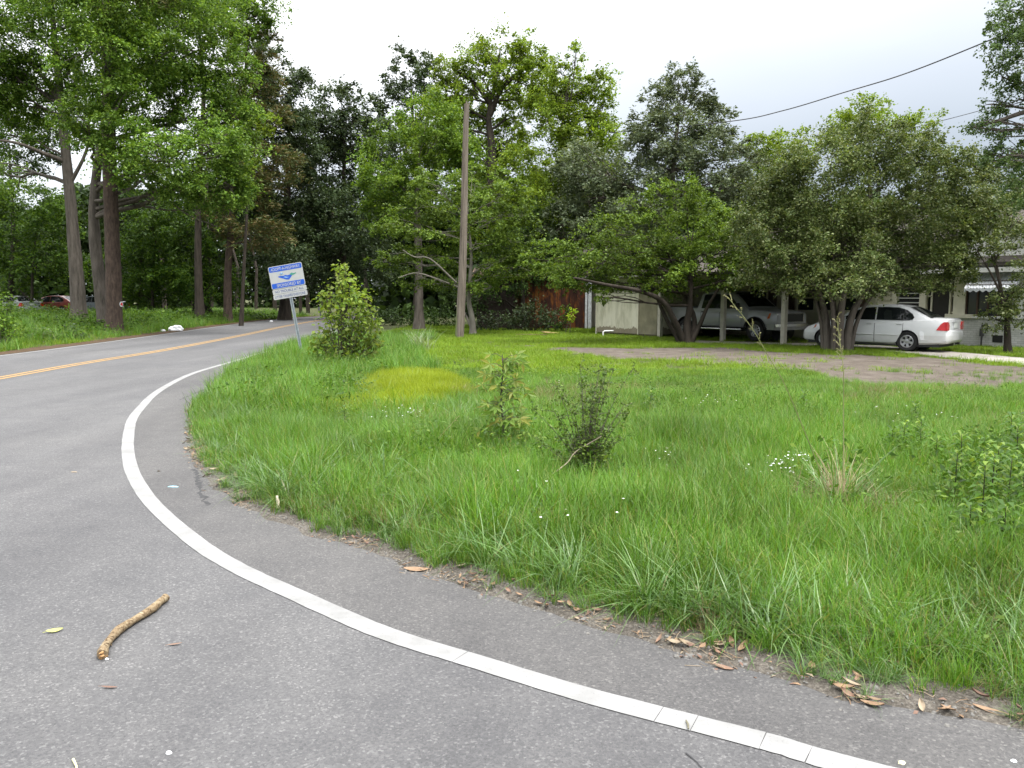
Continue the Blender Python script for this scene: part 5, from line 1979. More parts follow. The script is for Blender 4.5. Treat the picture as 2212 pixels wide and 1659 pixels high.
# ------------------------------------------------------------------ roadside sign
M_SBLUE = m_simple('sign_blue', (.008, .075, .42), .45, .06, 8)
M_SWHITE = m_simple('sign_white', (.36, .37, .365), .5, .06, 8)
M_SGREY = m_simple('sign_backing', (.40, .41, .42), .5, .1, 8, metal=.4)
M_SNAVY = m_simple('sign_navy', (.02, .045, .16), .5, .1, 8)
M_SLIGHT = m_simple('sign_pale_blue', (.22, .36, .52), .5, .1, 20)
M_SGREEN = m_simple('sign_green', (.05, .22, .16), .5, .1, 20)
M_GALV = m_simple('galvanised_steel', (.30, .34, .36), .5, .15, 12, metal=.5)
SP = G(652, 766)
LEAN = math.radians(-9.4)
sign = empty('road_sign', (SP[0], SP[1], hz(SP[0], SP[1])), 0, 'tilted blue and white highway sign on a leaning steel post', 'sign', rot=(0, LEAN, math.radians(-3)))
mb = MB()
sec = [(-.045, .0), (-.045, -.008), (-.022, -.008), (-.014, .026), (.014, .026), (.022, -.008), (.045, -.008), (.045, .0), (.026, .0), (.019, .034), (-.019, .034), (-.026, .0)]
mb.prism(sec, -.25, 2.60, lambda a_, b_, h: (a_, b_ + .012, h))
mb.build('post', M_GALV, sign)


def rrect(x0, x1, z0, z1, r):
    o_ = []
    for cx_, cz, a0 in ((x1 - r, z1 - r, 0), (x0 + r, z1 - r, 90), (x0 + r, z0 + r, 180), (x1 - r, z0 + r, 270)):
        for k_ in range(6):
            a_ = math.radians(a0 + 18 * k_)
            o_.append((cx_ + r * math.cos(a_), cz + r * math.sin(a_)))
    return o_


def plate(name, poly, y0, y1, mat, parent):
    b_ = MB()
    b_.prism(poly, y0, y1, lambda a_, c_, h: (a_, h, c_))
    return b_.build(name, mat, parent)


def words_(txt, cx_, cz, wd, ht, mat, parent, y, bold=.012):
    cu = bpy.data.curves.new('lettering', 'FONT')
    cu.body = txt
    cu.align_x = 'CENTER'
    cu.size = 1.0
    cu.offset = bold
    cu.extrude = 0
    tmp = bpy.data.objects.new('lettering', cu)
    COL.objects.link(tmp)
    dg = bpy.context.evaluated_depsgraph_get()
    me = bpy.data.meshes.new_from_object(tmp.evaluated_get(dg))
    bpy.data.objects.remove(tmp)
    co = np.empty(len(me.vertices) * 3)
    me.vertices.foreach_get('co', co)
    co = co.reshape(-1, 3)
    lo_, hi_ = co.min(0), co.max(0)
    co2 = np.zeros_like(co)
    co2[:, 0] = (co[:, 0] - (lo_[0] + hi_[0]) / 2) / (hi_[0] - lo_[0]) * wd + cx_
    co2[:, 2] = (co[:, 1] - (lo_[1] + hi_[1]) / 2) / (hi_[1] - lo_[1]) * ht + cz
    co2[:, 1] = y
    me.vertices.foreach_set('co', co2.ravel())
    me.materials.clear()
    me.materials.append(mat)
    me.update()
    o_ = bpy.data.objects.new('lettering', me)
    return link(o_, parent)


z0, z1 = 1.985, 2.645
main = plate('panel', rrect(-.505, .505, z0, z1, .05), -.004, .0, M_SWHITE, sign)
plate('header_band', rrect(-.485, .485, z1 - .165, z1 - .02, .03), -.0062, -.0045, M_SBLUE, main)
plate('footer_band', rrect(-.485, .485, z0 + .02, z0 + .165, .03), -.0062, -.0045, M_SBLUE, main)
words_('ADOPT·A·HIGHWAY'.replace('·', '-'), 0, z1 - .093, .88, .088, M_SWHITE, main, -.0075)
words_('SPONSORED BY', .02, z0 + .092, .72, .088, M_SWHITE, main, -.0075)
cz = (z0 + z1) / 2
plate('emblem', [(-.26, cz + .02), (-.24, cz - .005), (-.12, cz - .055), (-.03, cz - .10), (.05, cz - .115), (.11, cz - .06), (.17, cz + .005), (.10, cz + .03), (.03, cz + .015), (-.03, cz + .035), (-.10, cz + .018), (-.17, cz + .03)], -.0060, -.0045, M_SBLUE, main)
plate('emblem', [(.09, cz + .02), (.17, cz - .005), (.30, cz + .035), (.28, cz + .06), (.21, cz + .05), (.16, cz + .075), (.12, cz + .055)], -.0075, -.0062, M_SGREEN, main)
plate('emblem', [(-.10, cz - .02), (-.02, cz - .05), (.07, cz - .045), (.02, cz - .03), (-.05, cz - .005)], -.0075, -.0062, M_SLIGHT, main)
b_ = MB()
for a_ in np.linspace(-.2, math.pi + .2, 7):
    pts = [(-.15 + .01 + r_ * math.cos(a_) * .9, -.0058, cz + .085 + r_ * math.sin(a_) * .75 - .9 * max(0, r_ - .03) ** 2 * 8) for r_ in (.0, .035, .07)]
    b_.tube(pts, [.009, .009, .003], 4)
b_.tube([(-.145, -.0058, cz + .02), (-.14, -.0058, cz + .085)], .007, 4)
b_.tube([(-.235 + .03 * math.cos(t_), -.0058, cz + .135 + .03 * math.sin(t_)) for t_ in np.linspace(1.8, 4.8, 7)], .006, 4)
b_.build('emblem', M_SLIGHT, main)
sub = plate('lower_panel', rrect(-.50, .515, 1.835, 1.975, .025), -.004, .0, M_SWHITE, sign)
words_('NO TROUBLE AT ALL', .0, 1.905, .86, .072, M_SNAVY, sub, -.006, .004)
sub = plate('lower_panel', rrect(-.505, .51, 1.685, 1.828, .035), -.004, .0, M_SWHITE, sign)
words_('LITTER TRASHES EVERYONE', .0, 1.757, .90, .072, M_SNAVY, sub, -.006, .0)
for zq in (1.80, 2.05, 2.58):
    b_ = MB()
    b_.lathe([(.001, -.012), (.012, -.012), (.014, -.0065), (.001, -.0065)], 8, 'y', (0, 0, zq))
    b_.build('bolt', M_GALV, sign)

# ------------------------------------------------------------------ poles and wires
m = Mat('weathered_pole')
p = m.pos(obj=True)
n1 = m.noise(m.pos((1, 1, .04), True), 22, 6, .7)
c = m.ramp(n1, [(.3, (.06, .05, .04)), (.55, (.16, .135, .11)), (.75, (.26, .23, .20))])
sx = m.n('ShaderNodeSeparateXYZ')
m.l(p, sx.inputs[0])
side_ = m.math('LESS_THAN', m.math('ADD', sx.outputs['X'], m.math('MULTIPLY', n1, .10)), -.03)
mr = m.n('ShaderNodeMapRange')
mr.inputs['From Min'].default_value = 9.0
mr.inputs['From Max'].default_value = 3.0
m.l(sx.outputs['Z'], mr.inputs[0])
c = m.mixc(m.math('MULTIPLY', m.math('MULTIPLY', side_, mr.outputs[0]), .75), c, (.14, .17, .07))
M_POLE = m.end(m.principled(c, .92, 0, .12, m.bump(n1, .8, .02)))
UP = G(992, 731)
topp = P(1010, 226, UP[1])
pole = empty('utility_pole', (UP[0], UP[1], hz(UP[0], UP[1]) - .05), 0, 'bare cut-off wooden pole standing at the back of the lawn', 'pole')
mb = MB()
tv = topp - np.array([UP[0], UP[1], -.05])
zs = np.linspace(0, 1, 12)
pts = np.array([tv * t for t in zs]) + np.c_[.035 * np.sin(zs * 5), np.zeros(12), np.zeros(12)]
mb.tube(pts, np.linspace(.185, .105, 12), 14, jitter=.02)
mb.build('shaft', M_POLE, pole, 50)
mb = MB()
for a_ in (0.3, 2.2, 4.0):
    mb.tube([tv + [.05 * math.cos(a_), .05 * math.sin(a_), -.05], tv + [.07 * math.cos(a_), .06 * math.sin(a_), rng.uniform(.04, .16)]], [.05, .012], 5)
mb.build('splintered_top', M_POLE, pole)
q = P(650, 690, 74)
dp = empty('utility_pole', (q[0], q[1], hz(q[0], q[1])), 0, 'distant pole with a crossarm, seen behind the sign in the dark woods', 'pole')
mb = MB()
top_z = P(650, 535, 74)[2]
mb.tube([(0, 0, 0), (0, 0, top_z)], [.16, .11], 8)
mb.build('shaft', B_DARK, dp, 60)
mb = MB()
mb.box((0, -.1, P(650, 546, 74)[2]), (1.9, .1, .12), Matrix.Rotation(.05, 3, 'Y'))
mb.build('crossarm', B_DARK, dp)
M_WIRE = m_simple('cable', (.035, .035, .037), .6, .1, 10)


def wire(label, pts, r):
    q_ = spline(np.array([P(*t_) for t_ in pts]), 10)
    b2 = MB()
    b2.tube(q_, r, 6)
    tag(b2.build('overhead_wire', M_WIRE, None, 60), label, 'wire', 'overhead wires')


wire('thick twisted cable sagging across the sky to the right', [(1230, 288, 46), (1340, 285, 43), (1578, 262, 37.5), (1693, 238.5, 34.5), (1822, 200, 31), (1950, 161, 28), (2113, 97, 24.5), (2330, 2, 20), (2700, -190, 15)], .021)
wire('thin lower wire passing behind the rounded olive tree top', [(1560, 366, 36), (1693, 337, 33.5), (1907, 290, 29.5), (2010, 266.6, 27.5), (2113, 240, 25.5), (2330, 180, 22), (2700, 60, 17)], .010)

# no-trespass plate on the pine, grey box by the bend, white litter
q = P(262, 657, 35.45)
mb = MB()
mb.lathe([(.001, -.006), (.15, -.006), (.15, .006), (.001, .006)], 18, 'y')
t = mb.build('notice', M_SWHITE, None, None, tuple(q))
t.scale = (.55, .55, .8)
tag(t, 'small red and white notice nailed to the big pine trunk', 'sign')
mb = MB()
mb.prism([(-.08, -.04), (.10, -.10), (.11, .06), (0, .09)], -.009, -.0065, lambda a_, b_, h: (a_, h, b_))
mb.build('red_mark', M_RED, t)
q = P(692, 668, 62)
mb = MB()
mb.box((0, 0, 0), (.30, .45, .34))
mb.tube([(0, 0, -.17), (0, 0, -1.2)], .05, 6)
tag(mb.build('mailbox', m_simple('grey_box', (.30, .31, .33), .5, .1, 5), None, None, (q[0], q[1], max(.5, q[2]))), 'small grey mailbox beside the road bend right of the sign', 'mailbox')


def lump(name, label, cat, q, sc, mat, seed):
    bm = bmesh.new()
    bmesh.ops.create_icosphere(bm, subdivisions=3, radius=1)
    for v in bm.verts:
        v.co *= 1 + .35 * noise.noise(v.co * 1.7 + Vector((seed, 0, 0))) + .18 * noise.noise(v.co * 4.5 + Vector((0, seed, 0)))
        v.co = Vector((v.co.x * sc[0], v.co.y * sc[1], max(-.02, v.co.z * sc[2])))
    me = bpy.data.meshes.new(name)
    bm.to_mesh(me)
    bm.free()
    me.materials.append(mat)
    o_ = link(bpy.data.objects.new(name, me))
    o_.location = q
    return tag(o_, label, cat)


M_BAG = m_simple('white_plastic', (.72, .73, .74), .5, .08, 5)
for i, (px, py, s_, lab) in enumerate(((381, 715.5, (.38, .22, .24), 'crumpled white plastic bag on the far verge'), (352, 717.5, (.13, .1, .07), 'small white scrap beside the plastic bag'), (586, 695, (.12, .1, .08), 'white scrap on the far verge left of the sign'))):
    q = G(px, py)
    q[2] = hz(q[0], q[1]) + .05
    lump('litter', lab, 'litter', q, s_, M_BAG, i * 3.1)


# ------------------------------------------------------------------ grass
def tuft_mesh(name, n, rad, h, wd, bend, mat, lean=0.25, hv=0.35, seg=3, flat=False):
    """a tuft of n arching blades"""
    Vs, Fs = [], []
    k = 0
    for i in range(n):
        a = rng.uniform(0, 2 * math.pi)
        r = rad * math.sqrt(rng.random())
        p0 = np.array([r * math.cos(rng.uniform(0, 6.28)), r * math.sin(rng.uniform(0, 6.28)), -.015])
        d = np.array([math.cos(a), math.sin(a), 0])
        s_ = np.array([-d[1], d[0], 0])
        H = h * rng.uniform(1 - hv, 1 + hv)
        ln_ = lean * rng.uniform(.2, 1.5)
        bd = bend * rng.uniform(.3, 1.4)
        w_ = wd * rng.uniform(.7, 1.3)
        tw = rng.uniform(-.8, .8)
        rows_ = []
        for j in range(seg + 1):
            t = j / seg
            ang = ln_ + bd * t * t
            x_ = H * (t * math.sin(ln_) + t * t * math.sin(bd) * .6)
            z_ = H * (t * math.cos(ln_) - t ** 2.4 * (1 - math.cos(bd)) * .75)
            wj = w_ * (1 - t ** 1.6) if j < seg else 0
            sd_ = s_ * math.cos(tw * t) + d * math.sin(tw * t)
            c_ = p0 + d * x_ + np.array([0, 0, z_])
            rows_.append((c_ - sd_ * wj / 2, c_ + sd_ * wj / 2))
        for j in range(seg):
            Vs += [rows_[j][0], rows_[j][1]]
        Vs.append(rows_[seg][0])
        for j in range(seg - 1):
            Fs.append((k + 2 * j, k + 2 * j + 1, k + 2 * j + 3, k + 2 * j + 2))
        b_ = k + 2 * (seg - 1)
        Fs.append((b_, b_ + 1, b_ + 2))
        k += 2 * seg + 1
    me = bpy.data.meshes.new(name)
    me.from_pydata([tuple(v) for v in Vs], [], Fs)
    me.materials.append(mat)
    me.polygons.foreach_set('use_smooth', np.ones(len(me.polygons), dtype=bool))
    me.update()
    return me


def scatter(name, pts, scl, meshes, label, rot=None, tilt=0.12):
    """one 'stuff' object: a cloud of points on which the meshes are instanced as geometry"""
    n = len(pts)
    me = bpy.data.meshes.new(name)
    me.vertices.add(n)
    me.vertices.foreach_set('co', np.asarray(pts, np.float32).ravel())
    R = np.zeros((n, 3), np.float32)
    R[:, 0] = rng.normal(0, tilt, n)
    R[:, 1] = rng.normal(0, tilt, n)
    R[:, 2] = rng.uniform(0, 6.283, n) if rot is None else rot
    me.attributes.new('rot', 'FLOAT_VECTOR', 'POINT').data.foreach_set('vector', R.ravel())
    me.attributes.new('scl', 'FLOAT', 'POINT').data.foreach_set('value', np.asarray(scl, np.float32))
    me.attributes.new('idx', 'INT', 'POINT').data.foreach_set('value', rng.integers(0, len(meshes), n).astype(np.int32))
    ob = link(bpy.data.objects.new(name, me))
    g = bpy.data.node_groups.new(name, 'GeometryNodeTree')
    g.interface.new_socket('Geometry', in_out='INPUT', socket_type='NodeSocketGeometry')
    g.interface.new_socket('Geometry', in_out='OUTPUT', socket_type='NodeSocketGeometry')
    gi = g.nodes.new('NodeGroupInput')
    go = g.nodes.new('NodeGroupOutput')
    iop = g.nodes.new('GeometryNodeInstanceOnPoints')
    j = g.nodes.new('GeometryNodeJoinGeometry')
    for k, mm in enumerate(meshes):
        src = bpy.data.objects.new(name + '_source', mm)
        oi_ = g.nodes.new('GeometryNodeObjectInfo')
        oi_.inputs['Object'].default_value = src
        ti = g.nodes.new('GeometryNodeGeometryToInstance')
        g.links.new(oi_.outputs['Geometry'], ti.inputs[0])
        g.links.new(ti.outputs[0], j.inputs[0])

    def attr(nm, ty):
        a = g.nodes.new('GeometryNodeInputNamedAttribute')
        a.data_type = ty
        a.inputs['Name'].default_value = nm
        return a.outputs['Attribute']
    g.links.new(gi.outputs[0], iop.inputs['Points'])
    g.links.new(j.outputs[0], iop.inputs['Instance'])
    iop.inputs['Pick Instance'].default_value = True
    g.links.new(attr('idx', 'INT'), iop.inputs['Instance Index'])
    g.links.new(attr('rot', 'FLOAT_VECTOR'), iop.inputs['Rotation'])
    g.links.new(attr('scl', 'FLOAT'), iop.inputs['Scale'])
    g.links.new(iop.outputs[0], go.inputs[0])
    md = ob.modifiers.new('scatter', 'NODES')
    md.node_group = g
    tag(ob, label, None, None, 'stuff')
    return ob


M_G1 = m_leaf('grass_blade', [(.052, .132, .011), (.074, .176, .014), (.10, .216, .018), (.126, .246, .026), (.064, .156, .014), (.21, .22, .06)], .34, .42, .28, .9, .3)
M_G2 = m_leaf('broad_grass_blade', [(.045, .108, .018), (.066, .145, .026), (.09, .18, .038), (.13, .21, .07), (.055, .122, .02), (.21, .205, .09)], .32, .36, .25, 1.3, .45)
M_G3 = m_leaf('lawn_blade', [(.104, .192, .010), (.132, .228, .011), (.156, .256, .015), (.114, .205, .010), (.20, .235, .035)], .34, .5, .25, .5, .2)
M_GY = m_leaf('yellow_grass_blade', [(.185, .245, .012), (.23, .275, .015), (.15, .23, .012)], .4, .5, .15, .8, .2)
M_DRY = m_leaf('dry_grass_blade', [(.16, .12, .07), (.22, .17, .10), (.12, .085, .05), (.10, .13, .04)], .3, .6, .25, 2, .2)

near_t = [tuft_mesh('grass_tuft', 28, .075, .27, .0055, .75, M_G1, .22) for _ in range(5)]
edge_t = [tuft_mesh('grass_clump', 30, .06, .33, .0085, 1.35, M_G2, .5, seg=4) for _ in range(5)]
mid_t = [tuft_mesh('grass_tuft', 42, .14, .22, .0065, .7, M_G1, .25) for _ in range(4)]
far_t = [tuft_mesh('grass_tuft', 60, .26, .13, .0095, .7, M_G3, .3) for _ in range(4)]
rank_t = [tuft_mesh('grass_tuft', 34, .16, .36, .009, .7, M_G1, .25) for _ in range(4)]
dry_t = [tuft_mesh('grass_tuft', 22, .09, .24, .005, 1.1, M_DRY, .45) for _ in range(3)]


def in_view(x, y, m_=140):
    # the view, and a few metres to either side of it
    px = 1106 + FPX * (x - 3.5 * np.sign(x)) / np.maximum(y, .1)
    k_ = (x > 0) & (px > 2212 + m_) | (x < 0) & (px < -m_)
    return ~k_


def field(x0, x1, y0, y1, dens):
    n = int((x1 - x0) * (y1 - y0) * dens)
    x = rng.uniform(x0, x1, n)
    y = rng.uniform(y0, y1, n)
    k = in_view(x, y)
    return x[k], y[k]


def local(x, y):
    """house coordinates"""
    dx, dy = x - Q0[0], y - Q0[1]
    return dx * HX[0] + dy * HX[1], dx * HY[0] + dy * HY[1]


def yard_ok(x, y):
    wob_ = (vnoise(x, y, 1.6, 9) - .5) * .9
    sd_ = seg_dist(dirt_poly, x, y, True)
    sd_ = np.where(inside(dirt_poly, x, y), -sd_, sd_)
    k = (sd_ + wob_ > -.15) | (rng.random(len(x)) < .02 + .12 * (vnoise(x, y, .9, 31) > .68))
    k &= ~inside(conc_poly, x, y)
    s_, t_ = local(x, y)
    k &= ~((t_ > -.15) & (s_ > -24.5) & (t_ < 7.5))
    s2, t2 = local(x - PF[0] + Q0[0], y - PF[1] + Q0[1])
    k &= ~((t2 > .1) & (t2 < 5) & (s2 > -10.5) & (s2 < .7) & (rng.random(len(x)) < .85))
    k &= ~((t2 > -.05) & (t2 < 4.7) & (s2 > xa - .1) & (s2 < xc + .1))
    k &= ~((y > SA[1] - .05) & (y < SA[1] + 4.2) & (x > SA[0] - .1) & (x < SB[0] + .2))
    return k


CG0 = G(1812, 1105)


def patch_r(x, y):
    """ragged radius of the yellow patch"""
    return np.hypot((x - ypc[0]) / .9, (y - ypc[1]) / 2.8) + .9 * (vnoise(x, y, 1.1, 77) - .5) + .35 * (vnoise(x, y, 3.1, 78) - .5)


ypc = G(880, 845)
# near verge: tall fine grass
x, y = field(-6, 10.5, .5, 9.5, 165)
d = road_dist(x, y)
k = d > .05 + .22 * vnoise(x, y, 1.3, 40) * (rng.random(len(x)) < .9)
k &= (np.hypot(x - CG0[0], y - CG0[1]) > .5) | (rng.random(len(x)) < .25)
x, y, d = x[k], y[k], d[k]
s = rng.uniform(.7, 1.25, len(x)) * (.55 + .45 * smooth(.1, .7, d)) * (.75 + .5 * vnoise(x, y, 1.1, 41))
scatter('grass', np.c_[x, y, hgt(x, y, d)], s, near_t, 'tall green grass on the corner verge')
# arching broad clumps along the asphalt
x, y = field(-7, 11, .5, 15, 70)
d = road_dist(x, y)
pr_ = np.exp(-((d - .34) / .38) ** 2) * (.35 + .9 * (vnoise(x, y, 1.0, 42) > .42)) + .10
k = (d > .06) & (rng.random(len(x)) < pr_) & (d < 4)
x, y, d = x[k], y[k], d[k]
s = rng.uniform(.5, 1.2, len(x)) * (.55 + .45 * smooth(.06, .35, d)) * (.8 + .35 * vnoise(x, y, .8, 43))
scatter('grass_clumps', np.c_[x, y, hgt(x, y, d)], s, edge_t, 'broad arching grass blades spilling toward the asphalt')
# small flat seedlings in the grit
x, y = field(-6, 6, 2.2, 12, 60)
d = road_dist(x, y)
k = (d > .02) & (d < .3) & (vnoise(x, y, 2.2, 44) > .58)
x, y, d = x[k], y[k], d[k]
scatter('grass_sprouts', np.c_[x, y, hgt(x, y, d) + .01], rng.uniform(.22, .42, len(x)), edge_t, 'small grass sprouts rooted in the gritty edge', tilt=.3)
# middle of the lawn
x, y = field(-8, 17, 9.2, 17.5, 72)
d = road_dist(x, y)
k = (d > .12) & yard_ok(x, y) & (x > np.interp(y, centre[:60, 1], centre[:60, 0]))
k &= (patch_r(x, y) + rng.normal(0, .12, len(x)) > .85) | (rng.random(len(x)) < .18)
x, y, d = x[k], y[k], d[k]
s = rng.uniform(.65, 1.15, len(x)) * (.7 + .5 * vnoise(x, y, .8, 45)) * (1 - .38 * smooth(11, 15, y) * smooth(-3.5, -1, x))
scatter('grass', np.c_[x, y, hgt(x, y, d)], s, mid_t, 'bright green grass in the middle of the lawn')
# rank verge by the sign
x, y = field(-9, -1.5, 11, 32, 26)
d = road_dist(x, y)
k = (d > .1) & (d < 4.5) & (patch_r(x, y) > .9) & (x > np.interp(y, centre[:60, 1], centre[:60, 0]))
x, y, d = x[k], y[k], d[k]
scatter('grass', np.c_[x, y, hgt(x, y, d)], rng.uniform(.6, 1.2, len(x)), rank_t, 'rank grass on the verge round the sign')
# far lawn and yard
x, y = field(-6, 34, 16.5, 47, 24)
d = road_dist(x, y)
k = (d > .2) & yard_ok(x, y) & (x > np.interp(y, centre[:60, 1], centre[:60, 0]))
k &= (patch_r(x, y) + rng.normal(0, .12, len(x)) > .85) | (rng.random(len(x)) < .18)
x, y, d = x[k], y[k], d[k]
scatter('grass', np.c_[x, y, hgt(x, y, d)], rng.uniform(.5, 1.15, len(x)) * (.7 + .5 * vnoise(x, y, .6, 46)), far_t, 'short lawn grass of the yard')
# far bank across the road
x, y = field(-48, -11, 14, 72, 11)
d = road_dist(x, y)
k = (d > .55) & (d < 22) & (x < np.interp(y, centre[:60, 1], centre[:60, 0]))
x, y, d = x[k], y[k], d[k]
scatter('grass', np.c_[x, y, hgt(x, y, d)], rng.uniform(.6, 1.5, len(x)) * (.6 + .8 * vnoise(x, y, .35, 47)), far_t + rank_t, 'weedy grass on the bank across the road')
# yellow patch
c0 = G(880, 845)
n = 10000
x, y = c0[0] + rng.uniform(-1.9, 1.9, n), c0[1] + rng.uniform(-4.6, 4.6, n)
r_ = patch_r(x, y) + rng.normal(0, .13, n)
k = (r_ < 1) & (road_dist(x, y) > .4)
x, y, r_ = x[k], y[k], np.clip(r_[k], 0, 1)
n = len(x)
yel = [tuft_mesh('grass_tuft', 34, .10, .17, .006, .6, M_GY, .3) for _ in range(3)]
d = road_dist(x, y)
scatter('yellow_grass', np.c_[x, y, hgt(x, y, d)], rng.uniform(.8, 1.4, n) * (1.2 - .45 * r_), yel, 'patch of fine yellow-green grass in the lawn')
# dry thatch here and there
x, y = field(-4, 8, 3, 14, 26)
d = road_dist(x, y)
k = (d > .2) & ((vnoise(x, y, .9, 48) > .62) | (np.hypot(x - 2.2, (y - 5.9) * .8) < .9))
x, y, d = x[k], y[k], d[k]
scatter('dry_grass', np.c_[x, y, hgt(x, y, d)], rng.uniform(.6, 1.2, len(x)), dry_t, 'dry tan thatch among the green grass')


L_GOLDENROD = m_leaf('goldenrod_leaf', [(.042, .092, .014), (.06, .125, .018), (.085, .16, .022), (.14, .21, .035)], .38, .36, .3, 1.5)


# broadleaf weeds low in the grass
def weed_mesh(name, n, h, L, mat, spread=.09, asp=.21):
    C = np.c_[rng.normal(0, spread, n), rng.normal(0, spread, n), rng.uniform(.2, 1, n) * h]
    return leaf_mesh(name, C, L, mat, asp, .1, 1.0)


weeds = [weed_mesh('weed_tuft', 30, .20, .026, L_WEED) for _ in range(4)]
x, y = field(-7, 9, 3, 17, 30)
d = road_dist(x, y)
k = (d > .45) & (patch_r(x, y) > .9) & (vnoise(x, y, .75, 50) > .56) & yard_ok(x, y)
x, y, d = x[k], y[k], d[k]
scatter('weeds', np.c_[x, y, hgt(x, y, d)], rng.uniform(.6, 1.4, len(x)), weeds, 'low broad-leaved weeds scattered in the grass')
rank_w = [weed_mesh('weed_tuft', 46, .38, .055, L_GOLDENROD, .14) for _ in range(3)] + [weed_mesh('weed_tuft', 40, .30, .05, L_WEED, .13) for _ in range(3)]
wp = []
for pxc, pyc, rx, ry, n_ in ((2120, 1080, 130, 110, 110), (1960, 1005, 60, 30, 26), (1090, 985, 60, 40, 24), (1265, 1015, 110, 50, 36), (730, 850, 70, 40, 60), (1790, 1090, 110, 50, 22), (700, 790, 50, 30, 50), (830, 770, 60, 14, 26), (560, 870, 60, 40, 18), (900, 1000, 120, 50, 18)):
    for _ in range(n_):
        q = G(pxc + rng.normal(0, rx * .5), pyc + rng.normal(0, ry * .5))
        wp.append(q)
wp = np.array(wp)
d = road_dist(wp[:, 0], wp[:, 1])
wp = wp[d > .5]
scatter('weeds', np.c_[wp[:, 0], wp[:, 1], hgt(wp[:, 0], wp[:, 1])], rng.uniform(.5, 1.15, len(wp)), rank_w, 'rank leafy weeds tangled in the tall grass', tilt=.2)
bank = [weed_mesh('weed_tuft', 30, .45, .13, L_UNDER, .3) for _ in range(4)]
x, y = field(-45, -13, 16, 64, 2.6)
d = road_dist(x, y)
k = (d > 1.3) & (d < 12) & (vnoise(x, y, .4, 51) > .38) & (x < np.interp(y, centre[:60, 1], centre[:60, 0]))
x, y, d = x[k], y[k], d[k]
scatter('weeds', np.c_[x, y, hgt(x, y, d)], rng.uniform(.6, 1.3, len(x)), bank, 'leafy weeds on the bank across the road')

# tiny white wildflowers
M_PETAL = m_simple('white_petal', (.78, .78, .76), .6, .05, 5)


def flower_mesh():
    b_ = MB()
    b_.tube([(0, 0, 0), (.004, 0, .12), (0, .004, .26)], .0012, 3, mi=1)
    n_ = 7
    V_ = [(0, 0, .262)] + [(.011 * math.cos(6.283 * i / n_), .011 * math.sin(6.283 * i / n_), .260 + .004 * (i % 2)) for i in range(n_)]
    b_.add(V_, [(0, 1 + i, 1 + (i + 1) % n_) for i in range(n_)], 0)
    return b_.mesh('wildflower', [M_PETAL, L_WEED])


pts = []
for px, py, rx, ry, n_ in ((1700, 1045, 70, 26, 75), (1540, 900, 60, 14, 14), (880, 925, 60, 16, 26), (1150, 850, 80, 30, 10), (1130, 1100, 100, 40, 6), (1440, 1020, 60, 14, 12), (905, 735, 60, 8, 30), (1250, 1180, 120, 40, 6), (1960, 930, 200, 50, 22)):
    for _ in range(n_):
        q = G(px + rng.normal(0, rx * .5), py + rng.normal(0, ry * .5))
        pts.append((q[0], q[1], hz(q[0], q[1])))
scatter('wildflowers', np.array(pts), rng.uniform(.55, .95, len(pts)), [flower_mesh()], 'tiny white wildflowers dotted through the grass')

# tall bunch of grass with dead base and two seed stalks
CG = G(1812, 1112)
CG[2] = hz(CG[0], CG[1])
root = empty('bunch_grass', tuple(CG), 0, 'large bunch of coarse grass with a dead brown base, at the right of the verge', 'grass clump')
mm = tuft_mesh('dead_blades', 900, .36, .36, .006, 1.5, M_DRY, .55, .5)
o = link(bpy.data.objects.new('dead_blades', mm), root)
o['kind'] = 'stuff'
mm = tuft_mesh('green_blades', 150, .16, .58, .010, 1.3, M_G2, .45, .45, seg=5)
o = link(bpy.data.objects.new('green_blades', mm), root)
o['kind'] = 'stuff'
mb = MB()
for i in range(40):
    a_ = rng.uniform(0, 6.28)
    e = np.array([math.cos(a_) * rng.uniform(.02, .25), math.sin(a_) * rng.uniform(.02, .25), rng.uniform(.25, .55)])
    mb.tube(bez(np.array([rng.normal(0, .06), rng.normal(0, .06), 0]), e * [.4, .4, .7], e, 5), np.linspace(.003, .001, 5), 4, cap=False)
mb.build('dry_stems', m_simple('straw', (.40, .31, .19), .8, .2, 20), root)
M_STALK = m_simple('seed_stalk', (.20, .21, .085), .7, .2, 20)
M_SEED = m_leaf('grass_seed', [(.26, .23, .13), (.21, .21, .10), (.31, .28, .17)], .25, .6, .1, 2)


def stalk(label, pxs, n_spk, dirs, sl):
    pp = spline(np.array([P(a_, b_, c_) for a_, b_, c_ in pxs]), 8)
    r_ = empty('seed_stalk', tuple(pp[0]), 0, label, 'grass stalk')
    b_ = MB()
    b_.tube(pp - pp[0], np.linspace(.0045, .0024, len(pp)), 5)
    b_.build('stem', M_STALK, r_, 60)
    Cc, = [[]]
    b_ = MB()
    tip = len(pp) - 1
    for i in range(n_spk):
        t = tip - int(i * len(pp) * .30 / n_spk)
        s0 = pp[t]
        dd = unit(pp[t] - pp[max(0, t - 3)])
        e = s0 + unit(dd * .9 + np.array([dirs * (1 if i % 2 else -.35), rng.normal(0, .2), -.25])) * sl * rng.uniform(.6, 1.1)
        q_ = bez(s0, (s0 + e) / 2 + [0, 0, .01], e, 10)
        b_.tube(q_ - pp[0], np.linspace(.0022, .0012, 10), 3, cap=False)
        for w_ in q_[1:]:
            Cc += [w_ + rng.normal(0, .002, 3) for _ in range(2)]
    b_.build('spikelet', M_STALK, r_)
    o_ = link(bpy.data.objects.new('seeds', leaf_mesh('seeds', np.array(Cc) - pp[0], .0095, M_SEED, .26, .5)), r_)
    o_['kind'] = 'stuff'


